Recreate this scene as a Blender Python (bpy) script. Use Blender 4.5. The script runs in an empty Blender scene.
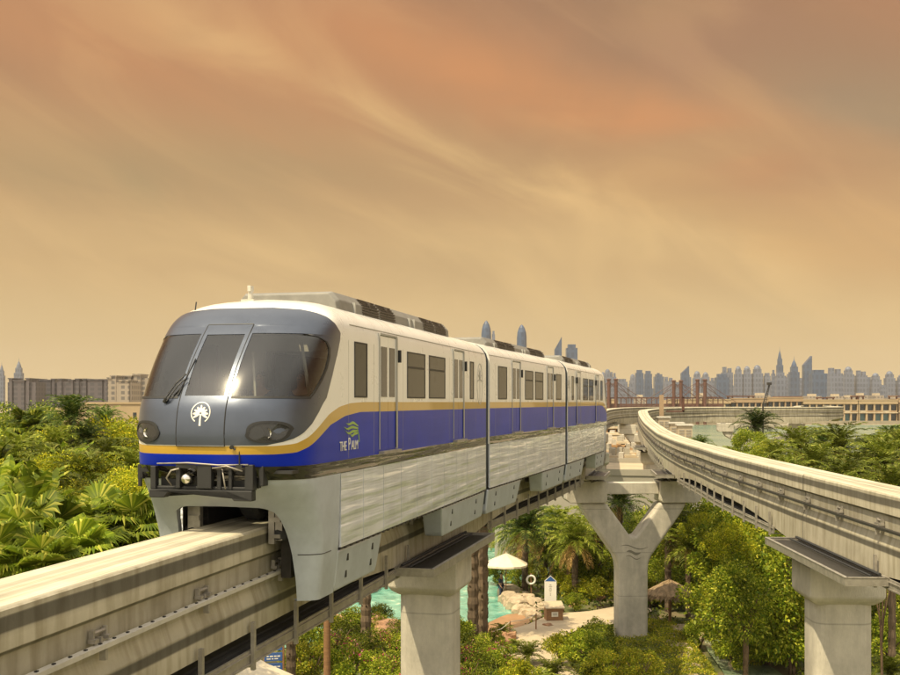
import bpy, bmesh, math, random
import numpy as np
from mathutils import Vector, Matrix
R = math.radians
PI = math.pi
random.seed(7)
np.random.seed(7)
sc = bpy.context.scene
COL = sc.collection
H = 13.1          # camera height above the garden
BT = H - 2.05     # top of the guideway beam
F = 1090.0        # focal length in pixels of a 900 wide picture (only used to lay things out on the ground)
HZ = 402.0

def at(px, py, Y):            # picture position at distance Y -> world point
    return Vector(((px-450)/F*Y, Y, H-(py-HZ)/F*Y))
def gx(px, Y): return (px-450)/F*Y
def gz(py, Y): return H-(py-HZ)/F*Y
def gnd(px, py, z=0.0):       # where a picture position meets the level z
    Y = (H-z)*F/(py-HZ)
    return Vector((gx(px, Y), Y, z))

# ------------------------------------------------------------------ materials
def new_mat(name):
    m = bpy.data.materials.new(name); m.use_nodes = True
    return m, m.node_tree.nodes, m.node_tree.links, m.node_tree.nodes['Principled BSDF']

def pmat(name, col, rough=.6, metal=0., var=.0, scale=3., bump=0., bscale=20., spec=.5, coords='Object', dark=None, detail=6, stretch=None, rand=0.):
    m, N, L, P = new_mat(name)
    P.inputs['Base Color'].default_value = (*col, 1)
    P.inputs['Roughness'].default_value = rough
    P.inputs['Metallic'].default_value = metal
    P.inputs['Specular IOR Level'].default_value = spec
    tc = N.new('ShaderNodeTexCoord'); mp = N.new('ShaderNodeMapping')
    L.new(tc.outputs[coords], mp.inputs[0])
    if stretch: mp.inputs['Scale'].default_value = stretch
    if var > 0 or dark:
        n = N.new('ShaderNodeTexNoise'); n.inputs['Scale'].default_value = scale; n.inputs['Detail'].default_value = detail
        n.inputs['Roughness'].default_value = .65
        L.new(mp.outputs[0], n.inputs[0])
        cr = N.new('ShaderNodeValToRGB')
        cr.color_ramp.elements[0].position = .3; cr.color_ramp.elements[1].position = .7
        d = dark or tuple(c*(1-var) for c in col)
        cr.color_ramp.elements[0].color = (*d, 1)
        cr.color_ramp.elements[1].color = (*[min(1, c*(1+var*.6)) for c in col], 1)
        L.new(n.outputs[0], cr.inputs[0])
        out = cr.outputs[0]
        if rand:
            oi = N.new('ShaderNodeObjectInfo'); hs = N.new('ShaderNodeHueSaturation')
            mr = N.new('ShaderNodeMapRange'); mr.inputs[3].default_value = 1-rand; mr.inputs[4].default_value = 1+rand
            L.new(oi.outputs['Random'], mr.inputs[0]); L.new(mr.outputs[0], hs.inputs['Value']); L.new(out, hs.inputs['Color'])
            out = hs.outputs[0]
        L.new(out, P.inputs['Base Color'])
        rr = N.new('ShaderNodeMapRange'); rr.inputs[3].default_value = max(0, rough-.1); rr.inputs[4].default_value = min(1, rough+.12)
        L.new(n.outputs[0], rr.inputs[0]); L.new(rr.outputs[0], P.inputs['Roughness'])
    if bump:
        n2 = N.new('ShaderNodeTexNoise'); n2.inputs['Scale'].default_value = bscale; n2.inputs['Detail'].default_value = 4
        L.new(mp.outputs[0], n2.inputs[0])
        b = N.new('ShaderNodeBump'); b.inputs['Strength'].default_value = bump; b.inputs['Distance'].default_value = .05
        L.new(n2.outputs[0], b.inputs['Height']); L.new(b.outputs[0], P.inputs['Normal'])
    return m

def leaf_mat(name, a, b, trans=.35, hi=None, rough=.5):
    """a..b: colours spread over the leaves, hi: a few brighter leaves"""
    m, N, L, P = new_mat(name)
    g = N.new('ShaderNodeNewGeometry'); cr = N.new('ShaderNodeValToRGB')
    e = cr.color_ramp.elements
    e[0].color = (*a, 1); e[1].color = (*b, 1); e[0].position = .1; e[1].position = .8
    if hi:
        k = e.new(.93); k.color = (*hi, 1)
    L.new(g.outputs['Random Per Island'], cr.inputs[0])
    tc = N.new('ShaderNodeTexCoord'); n = N.new('ShaderNodeTexNoise'); n.inputs['Scale'].default_value = .9; n.inputs['Detail'].default_value = 3
    L.new(tc.outputs['Object'], n.inputs[0])
    oi = N.new('ShaderNodeObjectInfo'); ad = N.new('ShaderNodeMath'); ad.operation = 'ADD'
    mr0 = N.new('ShaderNodeMapRange'); mr0.inputs[3].default_value = -.2; mr0.inputs[4].default_value = .2
    L.new(oi.outputs['Random'], mr0.inputs[0]); L.new(n.outputs[0], ad.inputs[0]); L.new(mr0.outputs[0], ad.inputs[1])
    mr = N.new('ShaderNodeMapRange'); mr.inputs[1].default_value = .25; mr.inputs[2].default_value = .75; mr.inputs[3].default_value = .38; mr.inputs[4].default_value = 1.65
    L.new(ad.outputs[0], mr.inputs[0])
    hs = N.new('ShaderNodeHueSaturation'); L.new(mr.outputs[0], hs.inputs['Value']); L.new(cr.outputs[0], hs.inputs['Color'])
    L.new(hs.outputs[0], P.inputs['Base Color']); P.inputs['Roughness'].default_value = rough
    P.inputs['Specular IOR Level'].default_value = .18
    t = N.new('ShaderNodeBsdfTranslucent'); L.new(hs.outputs[0], t.inputs[0])
    mx = N.new('ShaderNodeMixShader'); mx.inputs[0].default_value = trans
    L.new(P.outputs[0], mx.inputs[1]); L.new(t.outputs[0], mx.inputs[2]); L.new(mx.outputs[0], N['Material Output'].inputs[0])
    return m

def glass_mat(name, tint, amount, rough=.02, base=(.02,.022,.02), ior=1.5):
    """tinted pane: fresnel reflection over tinted see-through"""
    m, N, L, P = new_mat(name)
    N.remove(P)
    tr = N.new('ShaderNodeBsdfTransparent'); tr.inputs[0].default_value = (*tint, 1)
    df = N.new('ShaderNodeBsdfDiffuse'); df.inputs[0].default_value = (*base, 1)
    gl = N.new('ShaderNodeBsdfGlossy'); gl.inputs['Roughness'].default_value = rough; gl.inputs[0].default_value = (.9, .9, .9, 1)
    m1 = N.new('ShaderNodeMixShader'); m1.inputs[0].default_value = amount
    L.new(df.outputs[0], m1.inputs[1]); L.new(tr.outputs[0], m1.inputs[2])
    fr = N.new('ShaderNodeFresnel'); fr.inputs[0].default_value = ior
    m2 = N.new('ShaderNodeMixShader'); L.new(fr.outputs[0], m2.inputs[0]); L.new(m1.outputs[0], m2.inputs[1]); L.new(gl.outputs[0], m2.inputs[2])
    L.new(m2.outputs[0], N['Material Output'].inputs[0])
    return m

def wave_metal(name, col, rough, strength, metal=.9, coat=0.):
    """thin sheet panels: long shallow horizontal ripples bend the reflections"""
    m, N, L, P = new_mat(name)
    P.inputs['Base Color'].default_value = (*col, 1); P.inputs['Roughness'].default_value = rough; P.inputs['Metallic'].default_value = metal
    P.inputs['Coat Weight'].default_value = coat; P.inputs['Coat Roughness'].default_value = .03
    tc = N.new('ShaderNodeTexCoord'); mp = N.new('ShaderNodeMapping'); mp.inputs['Scale'].default_value = (1, .16, 4.2)
    L.new(tc.outputs['Object'], mp.inputs[0])
    n = N.new('ShaderNodeTexNoise'); n.inputs['Scale'].default_value = 1.5; n.inputs['Detail'].default_value = 2.5; n.inputs['Roughness'].default_value = .45
    L.new(mp.outputs[0], n.inputs[0])
    b = N.new('ShaderNodeBump'); b.inputs['Strength'].default_value = strength; b.inputs['Distance'].default_value = .1
    L.new(n.outputs[0], b.inputs['Height']); L.new(b.outputs[0], P.inputs['Normal'])
    if coat: L.new(b.outputs[0], P.inputs['Coat Normal'])
    n3 = N.new('ShaderNodeTexNoise'); n3.inputs['Scale'].default_value = 1.2; n3.inputs['Detail'].default_value = 8; L.new(tc.outputs['Object'], n3.inputs[0])
    cr = N.new('ShaderNodeValToRGB'); cr.color_ramp.elements[0].position = .35; cr.color_ramp.elements[1].position = .65
    cr.color_ramp.elements[0].color = (*[c*.82 for c in col], 1); cr.color_ramp.elements[1].color = (*col, 1)
    L.new(n3.outputs[0], cr.inputs[0]); L.new(cr.outputs[0], P.inputs['Base Color'])
    return m

M = {}
M['concrete'] = pmat('concrete', (.47, .43, .35), .85, var=.22, scale=1.3, bump=.25, bscale=30)
M['pier'] = pmat('pier', (.54, .50, .42), .85, var=.2, scale=2.2, bump=.3, bscale=40, stretch=(1, 1, .22), detail=9)
M['pale'] = pmat('pale', (.5, .47, .4), .6, var=.15, scale=4)
M['white'] = pmat('white_paint', (.80, .78, .72), .28, var=.05, scale=1.5)
M['white'].node_tree.nodes['Principled BSDF'].inputs['Coat Weight'].default_value = .4
M['gold'] = pmat('gold_paint', (.50, .31, .04), .3, var=.06, scale=2); M['gold'].node_tree.nodes['Principled BSDF'].inputs['Coat Weight'].default_value = .5
M['blue'] = wave_metal('blue_paint', (.002, .022, .40), .30, .05, metal=.0, coat=.0)
M['blue'].node_tree.nodes['Principled BSDF'].inputs['Specular IOR Level'].default_value = .2
M['gloss_black'] = wave_metal('gloss_black', (.014, .012, .012), .1, .4, metal=.0, coat=.7)
M['silver'] = wave_metal('silver_panel', (.88, .91, .97), .10, .38, metal=.3, coat=.6)
M['skirt'] = pmat('skirt_paint', (.47, .51, .56), .38, metal=.25, var=.14, scale=2.5)
M['grey'] = pmat('grey_paint', (.085, .10, .135), .30, metal=.55, var=.1, scale=2.2)
M['grey'].node_tree.nodes['Principled BSDF'].inputs['Coat Weight'].default_value = .2
M['black'] = pmat('black', (.02, .02, .02), .5, var=.3)
M['unit'] = pmat('roof_unit_paint', (.21, .20, .175), .5, var=.2, scale=3)
M['louvre'] = pmat('louvre', (.08, .06, .045), .6, var=.3)
M['seam'] = pmat('seam', (.30, .28, .24), .6)
M['rubber'] = pmat('rubber', (.03, .03, .03), .8)
M['darkmetal'] = pmat('dark_metal', (.06, .055, .05), .45, metal=.5, var=.3, scale=6)
M['steel'] = pmat('steel', (.38, .35, .3), .5, metal=.5, var=.3, scale=5)
M['glass'] = glass_mat('windscreen_glass', (.62, .64, .62), .88, .10, ior=1.75)
M['sideglass'] = glass_mat('window_glass', (.3, .33, .3), .2, .03, base=(.012, .018, .014), ior=1.36)
M['interior'] = pmat('interior', (.62, .58, .48), .7, var=.1)
M['seat'] = pmat('seat_cloth', (.05, .07, .13), .8, var=.2)
M['logo_white'] = pmat('logo_white', (.75, .73, .66), .4)
M['logo_green'] = pmat('logo_green', (.28, .42, .08), .4)
M['logo_grey'] = pmat('logo_grey', (.36, .35, .32), .4)
M['lamp'] = glass_mat('headlamp_glass', (.6, .6, .55), .5, .02, base=(.06, .06, .06))
M['chrome'] = pmat('chrome', (.7, .68, .62), .15, metal=1.)
M['skin'] = pmat('skin', (.35, .2, .13), .6)
M['cloth_dark'] = pmat('cloth_dark', (.03, .04, .08), .85, var=.3)
M['cloth_white'] = pmat('cloth_white', (.6, .58, .52), .85)
M['hair'] = pmat('hair', (.02, .015, .012), .6)
M['bark'] = pmat('bark', (.14, .09, .05), .95, var=.5, scale=6, bump=.9, bscale=14, rand=.2)
M['palmbark'] = pmat('palm_bark', (.15, .105, .065), .95, var=.45, scale=9, bump=1., bscale=12, rand=.2)
M['frond'] = leaf_mat('frond', (.09, .12, .010), (.16, .185, .018), .3, hi=(.28, .28, .05))
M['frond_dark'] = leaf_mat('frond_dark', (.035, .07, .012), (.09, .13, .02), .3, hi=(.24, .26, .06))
M['frond_dry'] = leaf_mat('frond_dry', (.24, .13, .04), (.40, .26, .09), .3)
M['fan'] = leaf_mat('fan_leaf', (.10, .15, .010), (.23, .28, .02), .42, hi=(.46, .45, .07))
M['yellow'] = leaf_mat('yellow_leaf', (.13, .17, .010), (.38, .39, .02), .35, hi=(.66, .55, .04))
M['green'] = leaf_mat('green_leaf', (.07, .12, .008), (.27, .31, .02), .35, hi=(.52, .50, .06))
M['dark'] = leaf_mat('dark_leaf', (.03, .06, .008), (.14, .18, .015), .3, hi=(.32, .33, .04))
M['hedge'] = leaf_mat('hedge_leaf', (.13, .17, .010), (.40, .40, .03), .3, hi=(.6, .46, .05))
M['petal'] = leaf_mat('petal', (.35, .01, .10), (.6, .04, .2), .3, hi=(.75, .3, .4))
M['rock'] = pmat('rock', (.42, .33, .22), .9, var=.4, scale=1.6, bump=1., bscale=3, rand=.15)
M['redrock'] = pmat('red_rock', (.36, .2, .11), .9, var=.35, scale=1.6, bump=1., bscale=3, rand=.15)
M['path'] = pmat('path', (.46, .37, .25), .9, var=.15, scale=.8, bump=.3, bscale=10)
M['sand'] = pmat('sandstone', (.40, .30, .18), .85, var=.15, scale=.12, rand=.08)
M['sand2'] = pmat('sandstone_dark', (.36, .25, .15), .85, var=.2, scale=.12)
M['roofw'] = pmat('pale_roof', (.48, .40, .28), .85, var=.2, scale=.4)
M['roofb'] = pmat('brown_roof', (.36, .21, .09), .85, var=.3, scale=.4)
M['slab'] = pmat('slab', (.36, .33, .27), .85, var=.12, scale=.3)
M['redpost'] = pmat('red_post', (.11, .045, .03), .6, var=.25, scale=.5)
M['window_dark'] = pmat('window_dark', (.035, .04, .045), .12, var=.2, scale=2)
M['window_teal'] = pmat('window_teal', (.06, .12, .12), .12, var=.2, scale=2)
M['seawall'] = pmat('seawall', (.3, .25, .18), .9, var=.3, scale=.2)
M['thatch'] = pmat('thatch', (.30, .21, .12), .95, var=.5, scale=3, bump=1., bscale=10, stretch=(1, 1, .3))
M['canvas'] = pmat('canvas', (.66, .58, .44), .8, var=.08)
M['wood'] = pmat('wood', (.28, .15, .07), .7, var=.3, scale=4, stretch=(1, 1, 6))
M['signblue'] = pmat('sign_blue', (.03, .10, .32), .4, var=.1)
M['soil'] = pmat('soil', (.16, .11, .06), .95, var=.4, scale=.5)

def water(name, col, deep, scale, rough, bump, foam=None):
    m, N, L, P = new_mat(name)
    tc = N.new('ShaderNodeTexCoord'); mp = N.new('ShaderNodeMapping'); L.new(tc.outputs['Object'], mp.inputs[0]); mp.inputs['Scale'].default_value = (1, .6, 1)
    n = N.new('ShaderNodeTexNoise'); n.inputs['Scale'].default_value = scale; n.inputs['Detail'].default_value = 6; L.new(mp.outputs[0], n.inputs[0])
    cr = N.new('ShaderNodeValToRGB'); cr.color_ramp.elements[0].position = .35; cr.color_ramp.elements[1].position = .62
    cr.color_ramp.elements[0].color = (*deep, 1); cr.color_ramp.elements[1].color = (*col, 1)
    if foam:
        k = cr.color_ramp.elements.new(.72); k.color = (*foam, 1)
    L.new(n.outputs[0], cr.inputs[0]); L.new(cr.outputs[0], P.inputs['Base Color'])
    P.inputs['Roughness'].default_value = rough
    b = N.new('ShaderNodeBump'); b.inputs['Strength'].default_value = bump; b.inputs['Distance'].default_value = .12
    L.new(n.outputs[0], b.inputs['Height']); L.new(b.outputs[0], P.inputs['Normal'])
    return m
M['pool'] = water('pool_water', (.20, .46, .36), (.08, .28, .22), 1.3, .08, .9, foam=(.62, .72, .55))
M['sea'] = water('sea_water', (.20, .26, .18), (.12, .2, .15), .05, .25, .3)
M['stream'] = water('stream_water', (.3, .34, .22), (.12, .17, .1), .9, .1, .8, foam=(.6, .58, .42))

def pour_lines(m, period):
    """thin marks left by the formwork at every lift of the concrete"""
    N = m.node_tree.nodes; L = m.node_tree.links; P = N['Principled BSDF']; src = P.inputs['Base Color'].links[0].from_socket
    tc = N.new('ShaderNodeTexCoord'); sp = N.new('ShaderNodeSeparateXYZ'); L.new(tc.outputs['Object'], sp.inputs[0])
    pp_ = N.new('ShaderNodeMath'); pp_.operation = 'PINGPONG'; pp_.inputs[1].default_value = period/2; L.new(sp.outputs[2], pp_.inputs[0])
    mr = N.new('ShaderNodeMapRange'); mr.inputs[1].default_value = .012; mr.inputs[2].default_value = .03; mr.inputs[3].default_value = .72; mr.inputs[4].default_value = 1.; L.new(pp_.outputs[0], mr.inputs[0])
    n = N.new('ShaderNodeTexNoise'); n.inputs['Scale'].default_value = .7; n.inputs['Detail'].default_value = 8; n.inputs['Roughness'].default_value = .7; L.new(tc.outputs['Object'], n.inputs[0])
    m2 = N.new('ShaderNodeMapRange'); m2.inputs[1].default_value = .35; m2.inputs[2].default_value = .6; m2.inputs[3].default_value = .78; m2.inputs[4].default_value = 1.06; L.new(n.outputs[0], m2.inputs[0])
    mu = N.new('ShaderNodeMath'); mu.operation = 'MULTIPLY'; L.new(mr.outputs[0], mu.inputs[0]); L.new(m2.outputs[0], mu.inputs[1])
    hs = N.new('ShaderNodeHueSaturation'); L.new(src, hs.inputs['Color']); L.new(mu.outputs[0], hs.inputs['Value']); L.new(hs.outputs[0], P.inputs['Base Color'])
pour_lines(M['pier'], 2.4)
def beam_mat():
    """guideway concrete: uv x runs along the beam in metres, uv y is metres below the top edge; tyre marks, run-off stains, a dark line below the top flange and a darker web"""
    m, N, L, P = new_mat('guideway_concrete')
    P.inputs['Roughness'].default_value = .85
    uv = N.new('ShaderNodeUVMap'); uv.uv_map = 'UVMap'
    sp = N.new('ShaderNodeSeparateXYZ'); L.new(uv.outputs[0], sp.inputs[0])
    tc = N.new('ShaderNodeTexCoord')
    n = N.new('ShaderNodeTexNoise'); n.inputs['Scale'].default_value = 1.1; n.inputs['Detail'].default_value = 8; n.inputs['Roughness'].default_value = .65
    L.new(tc.outputs['Object'], n.inputs[0])
    cr = N.new('ShaderNodeValToRGB'); cr.color_ramp.elements[0].position = .3; cr.color_ramp.elements[1].position = .7
    cr.color_ramp.elements[0].color = (.42, .38, .29, 1); cr.color_ramp.elements[1].color = (.58, .53, .42, 1)
    L.new(n.outputs[0], cr.inputs[0])
    # wobble of the v coordinate
    mp = N.new('ShaderNodeMapping'); L.new(uv.outputs[0], mp.inputs[0]); mp.inputs['Scale'].default_value = (.35, 2, 1)
    nw = N.new('ShaderNodeTexNoise'); nw.inputs['Scale'].default_value = 1.; nw.inputs['Detail'].default_value = 5; L.new(mp.outputs[0], nw.inputs[0])
    wob = N.new('ShaderNodeMath'); wob.operation = 'MULTIPLY_ADD'; wob.inputs[1].default_value = .05; L.new(nw.outputs[0], wob.inputs[0]); L.new(sp.outputs[1], wob.inputs[2])
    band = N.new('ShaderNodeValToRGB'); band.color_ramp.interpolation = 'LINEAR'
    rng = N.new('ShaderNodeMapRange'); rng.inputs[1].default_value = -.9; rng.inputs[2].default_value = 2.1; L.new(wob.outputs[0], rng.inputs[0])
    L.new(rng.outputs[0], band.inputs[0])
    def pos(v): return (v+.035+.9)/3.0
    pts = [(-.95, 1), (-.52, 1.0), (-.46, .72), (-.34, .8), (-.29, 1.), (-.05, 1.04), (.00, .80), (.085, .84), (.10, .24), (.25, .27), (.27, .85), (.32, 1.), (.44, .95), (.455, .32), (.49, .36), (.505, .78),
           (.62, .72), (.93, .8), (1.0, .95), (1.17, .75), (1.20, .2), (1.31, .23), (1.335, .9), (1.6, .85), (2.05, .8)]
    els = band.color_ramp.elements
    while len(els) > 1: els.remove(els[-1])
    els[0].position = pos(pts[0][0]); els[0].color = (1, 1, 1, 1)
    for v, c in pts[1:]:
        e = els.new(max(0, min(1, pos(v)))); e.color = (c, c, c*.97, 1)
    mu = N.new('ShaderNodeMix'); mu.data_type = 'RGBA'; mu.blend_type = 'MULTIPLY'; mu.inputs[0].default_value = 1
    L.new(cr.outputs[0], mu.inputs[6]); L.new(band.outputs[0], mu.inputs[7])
    # run-off streaks: fine along the beam, long downwards; on top: long tyre streaks
    mp2 = N.new('ShaderNodeMapping'); L.new(uv.outputs[0], mp2.inputs[0]); mp2.inputs['Scale'].default_value = (3.2, .45, 1)
    ns = N.new('ShaderNodeTexNoise'); ns.inputs['Scale'].default_value = 1.3; ns.inputs['Detail'].default_value = 6; L.new(mp2.outputs[0], ns.inputs[0])
    mp3 = N.new('ShaderNodeMapping'); L.new(uv.outputs[0], mp3.inputs[0]); mp3.inputs['Scale'].default_value = (.12, 14, 1)
    nt = N.new('ShaderNodeTexNoise'); nt.inputs['Scale'].default_value = 1.; nt.inputs['Detail'].default_value = 5; L.new(mp3.outputs[0], nt.inputs[0])
    st = N.new('ShaderNodeMath'); st.operation = 'GREATER_THAN'; st.inputs[1].default_value = .0; L.new(sp.outputs[1], st.inputs[0])
    mf = N.new('ShaderNodeMix'); mf.data_type = 'FLOAT'; L.new(st.outputs[0], mf.inputs[0]); L.new(nt.outputs[0], mf.inputs[2]); L.new(ns.outputs[0], mf.inputs[3])
    cs = N.new('ShaderNodeValToRGB'); cs.color_ramp.elements[0].position = .33; cs.color_ramp.elements[1].position = .56
    cs.color_ramp.elements[0].color = (.64, .61, .54, 1); cs.color_ramp.elements[1].color = (1, 1, 1, 1)
    L.new(mf.outputs[0], cs.inputs[0])
    mu2 = N.new('ShaderNodeMix'); mu2.data_type = 'RGBA'; mu2.blend_type = 'MULTIPLY'; mu2.inputs[0].default_value = .9
    L.new(mu.outputs[2], mu2.inputs[6]); L.new(cs.outputs[0], mu2.inputs[7])
    # joints between cast segments every 30 m
    fr = N.new('ShaderNodeMath'); fr.operation = 'PINGPONG'; fr.inputs[1].default_value = 15; jo = N.new('ShaderNodeMath'); jo.operation = 'SUBTRACT'; jo.inputs[1].default_value = 13; L.new(sp.outputs[0], jo.inputs[0]); L.new(jo.outputs[0], fr.inputs[0])
    lt = N.new('ShaderNodeMath'); lt.operation = 'LESS_THAN'; lt.inputs[1].default_value = .025; L.new(fr.outputs[0], lt.inputs[0])
    mu3 = N.new('ShaderNodeMix'); mu3.data_type = 'RGBA'; L.new(lt.outputs[0], mu3.inputs[0]); L.new(mu2.outputs[2], mu3.inputs[6]); mu3.inputs[7].default_value = (.05, .045, .04, 1)
    L.new(mu3.outputs[2], P.inputs['Base Color'])
    b = N.new('ShaderNodeBump'); b.inputs['Strength'].default_value = .2; b.inputs['Distance'].default_value = .012
    n4 = N.new('ShaderNodeTexNoise'); n4.inputs['Scale'].default_value = 25; L.new(tc.outputs['Object'], n4.inputs[0])
    L.new(n4.outputs[0], b.inputs['Height']); L.new(b.outputs[0], P.inputs['Normal'])
    return m
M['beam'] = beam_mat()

def facade_mat(name, wall, glass, sx, sz, rough=.5):
    """far tower skin: floors and window bays as a brick pattern in metres"""
    m, N, L, P = new_mat(name)
    tc = N.new('ShaderNodeTexCoord'); sp = N.new('ShaderNodeSeparateXYZ'); L.new(tc.outputs['Object'], sp.inputs[0])
    def stripe(sock, period, frac):
        a = N.new('ShaderNodeMath'); a.operation = 'DIVIDE'; a.inputs[1].default_value = period; L.new(sock, a.inputs[0])
        f = N.new('ShaderNodeMath'); f.operation = 'FRACT'; L.new(a.outputs[0], f.inputs[0])
        g = N.new('ShaderNodeMath'); g.operation = 'LESS_THAN'; g.inputs[1].default_value = frac; L.new(f.outputs[0], g.inputs[0])
        return g.outputs[0]
    ax = N.new('ShaderNodeMath'); ax.operation = 'ADD'; L.new(sp.outputs[0], ax.inputs[0]); L.new(sp.outputs[1], ax.inputs[1])
    a = stripe(ax.outputs[0], sx, .55); b = stripe(sp.outputs[2], sz, .6)
    mm = N.new('ShaderNodeMath'); mm.operation = 'MULTIPLY'; L.new(a, mm.inputs[0]); L.new(b, mm.inputs[1])
    mx = N.new('ShaderNodeMix'); mx.data_type = 'RGBA'; L.new(mm.outputs[0], mx.inputs[0]); mx.inputs[6].default_value = (*wall, 1); mx.inputs[7].default_value = (*glass, 1)
    L.new(mx.outputs[2], P.inputs['Base Color']); P.inputs['Roughness'].default_value = rough
    return m
M['tower_a'] = facade_mat('tower_pale', (.105, .13, .19), (.05, .07, .12), 9, 14)
M['tower_b'] = facade_mat('tower_blue', (.035, .07, .14), (.02, .045, .10), 11, 16, .3)
M['tower_c'] = facade_mat('tower_mid', (.09, .115, .17), (.04, .06, .11), 7, 12)
M['brick_far'] = facade_mat('apartment_brown', (.085, .075, .085), (.05, .05, .06), 8, 5)
M['cream_far'] = facade_mat('apartment_cream', (.28, .24, .19), (.12, .11, .1), 6, 5)

# ------------------------------------------------------------------ objects
def new_obj(name, verts, faces, mat=None, parent=None, mi=None, smooth=False, uvs=None):
    me = bpy.data.meshes.new(name)
    me.from_pydata([tuple(v) for v in verts], [], faces)
    mats = mat if isinstance(mat, (list, tuple)) else [mat]
    for m in mats:
        if m: me.materials.append(m)
    if mi is not None: me.polygons.foreach_set('material_index', mi)
    if smooth: me.polygons.foreach_set('use_smooth', [True]*len(me.polygons))
    if uvs is not None:
        uvl = me.uv_layers.new(name='UVMap')
        flat = [c for f in faces for i in f for c in uvs[i]]
        uvl.data.foreach_set('uv', flat)
    me.update()
    o = bpy.data.objects.new(name, me); COL.objects.link(o)
    if parent: o.parent = parent
    return o

class MB:
    """collects simple shapes into one mesh"""
    def __init__(s): s.v = []; s.f = []; s.mi = []; s.m = 0
    def add(s, vs, fs):
        b = len(s.v); s.v += [tuple(v) for v in vs]; s.f += [tuple(i+b for i in f) for f in fs]; s.mi += [s.m]*len(fs)
    def box(s, x0, x1, y0, y1, z0, z1, M4=None, taper=1.):
        cx, cy = (x0+x1)/2, (y0+y1)/2
        vs = [(x0,y0,z0),(x1,y0,z0),(x1,y1,z0),(x0,y1,z0)] + [(cx+(x-cx)*taper, cy+(y-cy)*taper, z1) for x, y in ((x0,y0),(x1,y0),(x1,y1),(x0,y1))]
        if M4 is not None: vs = [M4 @ Vector(v) for v in vs]
        s.add(vs, [(3,2,1,0),(4,5,6,7),(0,1,5,4),(1,2,6,5),(2,3,7,6),(3,0,4,7)])
    def tube(s, pts, r, n=8, cap=True):
        pts = [Vector(p) for p in pts]; rings = []
        rr = r if isinstance(r, (list, tuple)) else [r]*len(pts)
        for i, p in enumerate(pts):
            d = (pts[min(i+1, len(pts)-1)]-pts[max(i-1, 0)]).normalized()
            u = d.cross(Vector((0,0,1)));
            if u.length < 1e-3: u = Vector((1,0,0))
            u.normalize(); w = u.cross(d)
            rings.append([p+(u*math.cos(a)+w*math.sin(a))*rr[i] for a in [2*PI*k/n for k in range(n)]])
        vs = [v for r_ in rings for v in r_]; fs = []
        for i in range(len(pts)-1):
            for k in range(n):
                fs.append((i*n+k, i*n+(k+1)%n, (i+1)*n+(k+1)%n, (i+1)*n+k))
        if cap: fs.append(tuple(reversed(range(n)))); fs.append(tuple(range((len(pts)-1)*n, len(pts)*n)))
        s.add(vs, fs)
    def prism(s, poly, y0, y1, axis='y'):
        """polygon in (x,z) swept along y, or (x,y) swept in z"""
        n = len(poly)
        if axis == 'y': vs = [(x, y0, z) for x, z in poly]+[(x, y1, z) for x, z in poly]
        elif axis == 'z': vs = [(x, y, y0) for x, y in poly]+[(x, y, y1) for x, y in poly]
        else: vs = [(y0, x, z) for x, z in poly]+[(y1, x, z) for x, z in poly]
        s.add(vs, [tuple(range(n)), tuple(reversed(range(n, 2*n)))]+[(i, n+i, n+(i+1)%n, (i+1)%n) for i in range(n)])
    def lathe(s, prof, c=(0,0), n=16):
        vs = []; fs = []
        for r, z in prof: vs += [(c[0]+r*math.cos(2*PI*k/n), c[1]+r*math.sin(2*PI*k/n), z) for k in range(n)]
        for i in range(len(prof)-1):
            for k in range(n): fs.append((i*n+k, i*n+(k+1)%n, (i+1)*n+(k+1)%n, (i+1)*n+k))
        s.add(vs, fs)
    def build(s, name, mat, parent=None, smooth=False, bevel=0., fix=True):
        o = new_obj(name, s.v, s.f, mat, parent, s.mi, smooth)
        if fix:
            bm = bmesh.new(); bm.from_mesh(o.data); bmesh.ops.recalc_face_normals(bm, faces=bm.faces); bm.to_mesh(o.data); bm.free()
        if bevel:
            b = o.modifiers.new('bevel', 'BEVEL'); b.width = bevel; b.segments = 2; b.limit_method = 'ANGLE'
        return o

def thing(name, loc=(0,0,0), rz=0, label=None, cat=None, group=None, kind=None):
    o = bpy.data.objects.new(name, None); COL.objects.link(o); o.empty_display_size = .3
    o.location = loc; o.rotation_euler = (0, 0, rz)
    return tag(o, label, cat, group, kind)
def tag(o, label=None, cat=None, group=None, kind=None):
    if label: o['label'] = label
    if cat: o['category'] = cat
    if group: o['group'] = group
    if kind: o['kind'] = kind
    return o
def copy_thing(o):
    c = o.copy(); COL.objects.link(c)
    for ch in o.children:
        d = ch.copy(); COL.objects.link(d); d.parent = c
    return c
ORD = ['first','second','third','fourth','fifth','sixth','seventh','eighth','ninth','tenth','eleventh','twelfth','thirteenth','fourteenth','fifteenth','sixteenth','seventeenth','eighteenth','nineteenth','twentieth']
_u = ORD[:9]
for _t, _o in (('twenty', 'twentieth'), ('thirty', 'thirtieth'), ('forty', 'fortieth'), ('fifty', 'fiftieth'), ('sixty', 'sixtieth'), ('seventy', 'seventieth'), ('eighty', 'eightieth'), ('ninety', 'ninetieth')):
    if _t != 'twenty': ORD.append(_o)
    ORD += [_t+'-'+w for w in _u]
def name_row(objs, text, cat, group):
    """text holds {n}: the ordinal counted from the left as the camera sees them"""
    objs = sorted(objs, key=lambda o: o.location.x/max(1, o.location.y))
    for i, o in enumerate(objs):
        tag(o, text.format(n=ORD[i] if i else 'leftmost'), cat, group)

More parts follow.
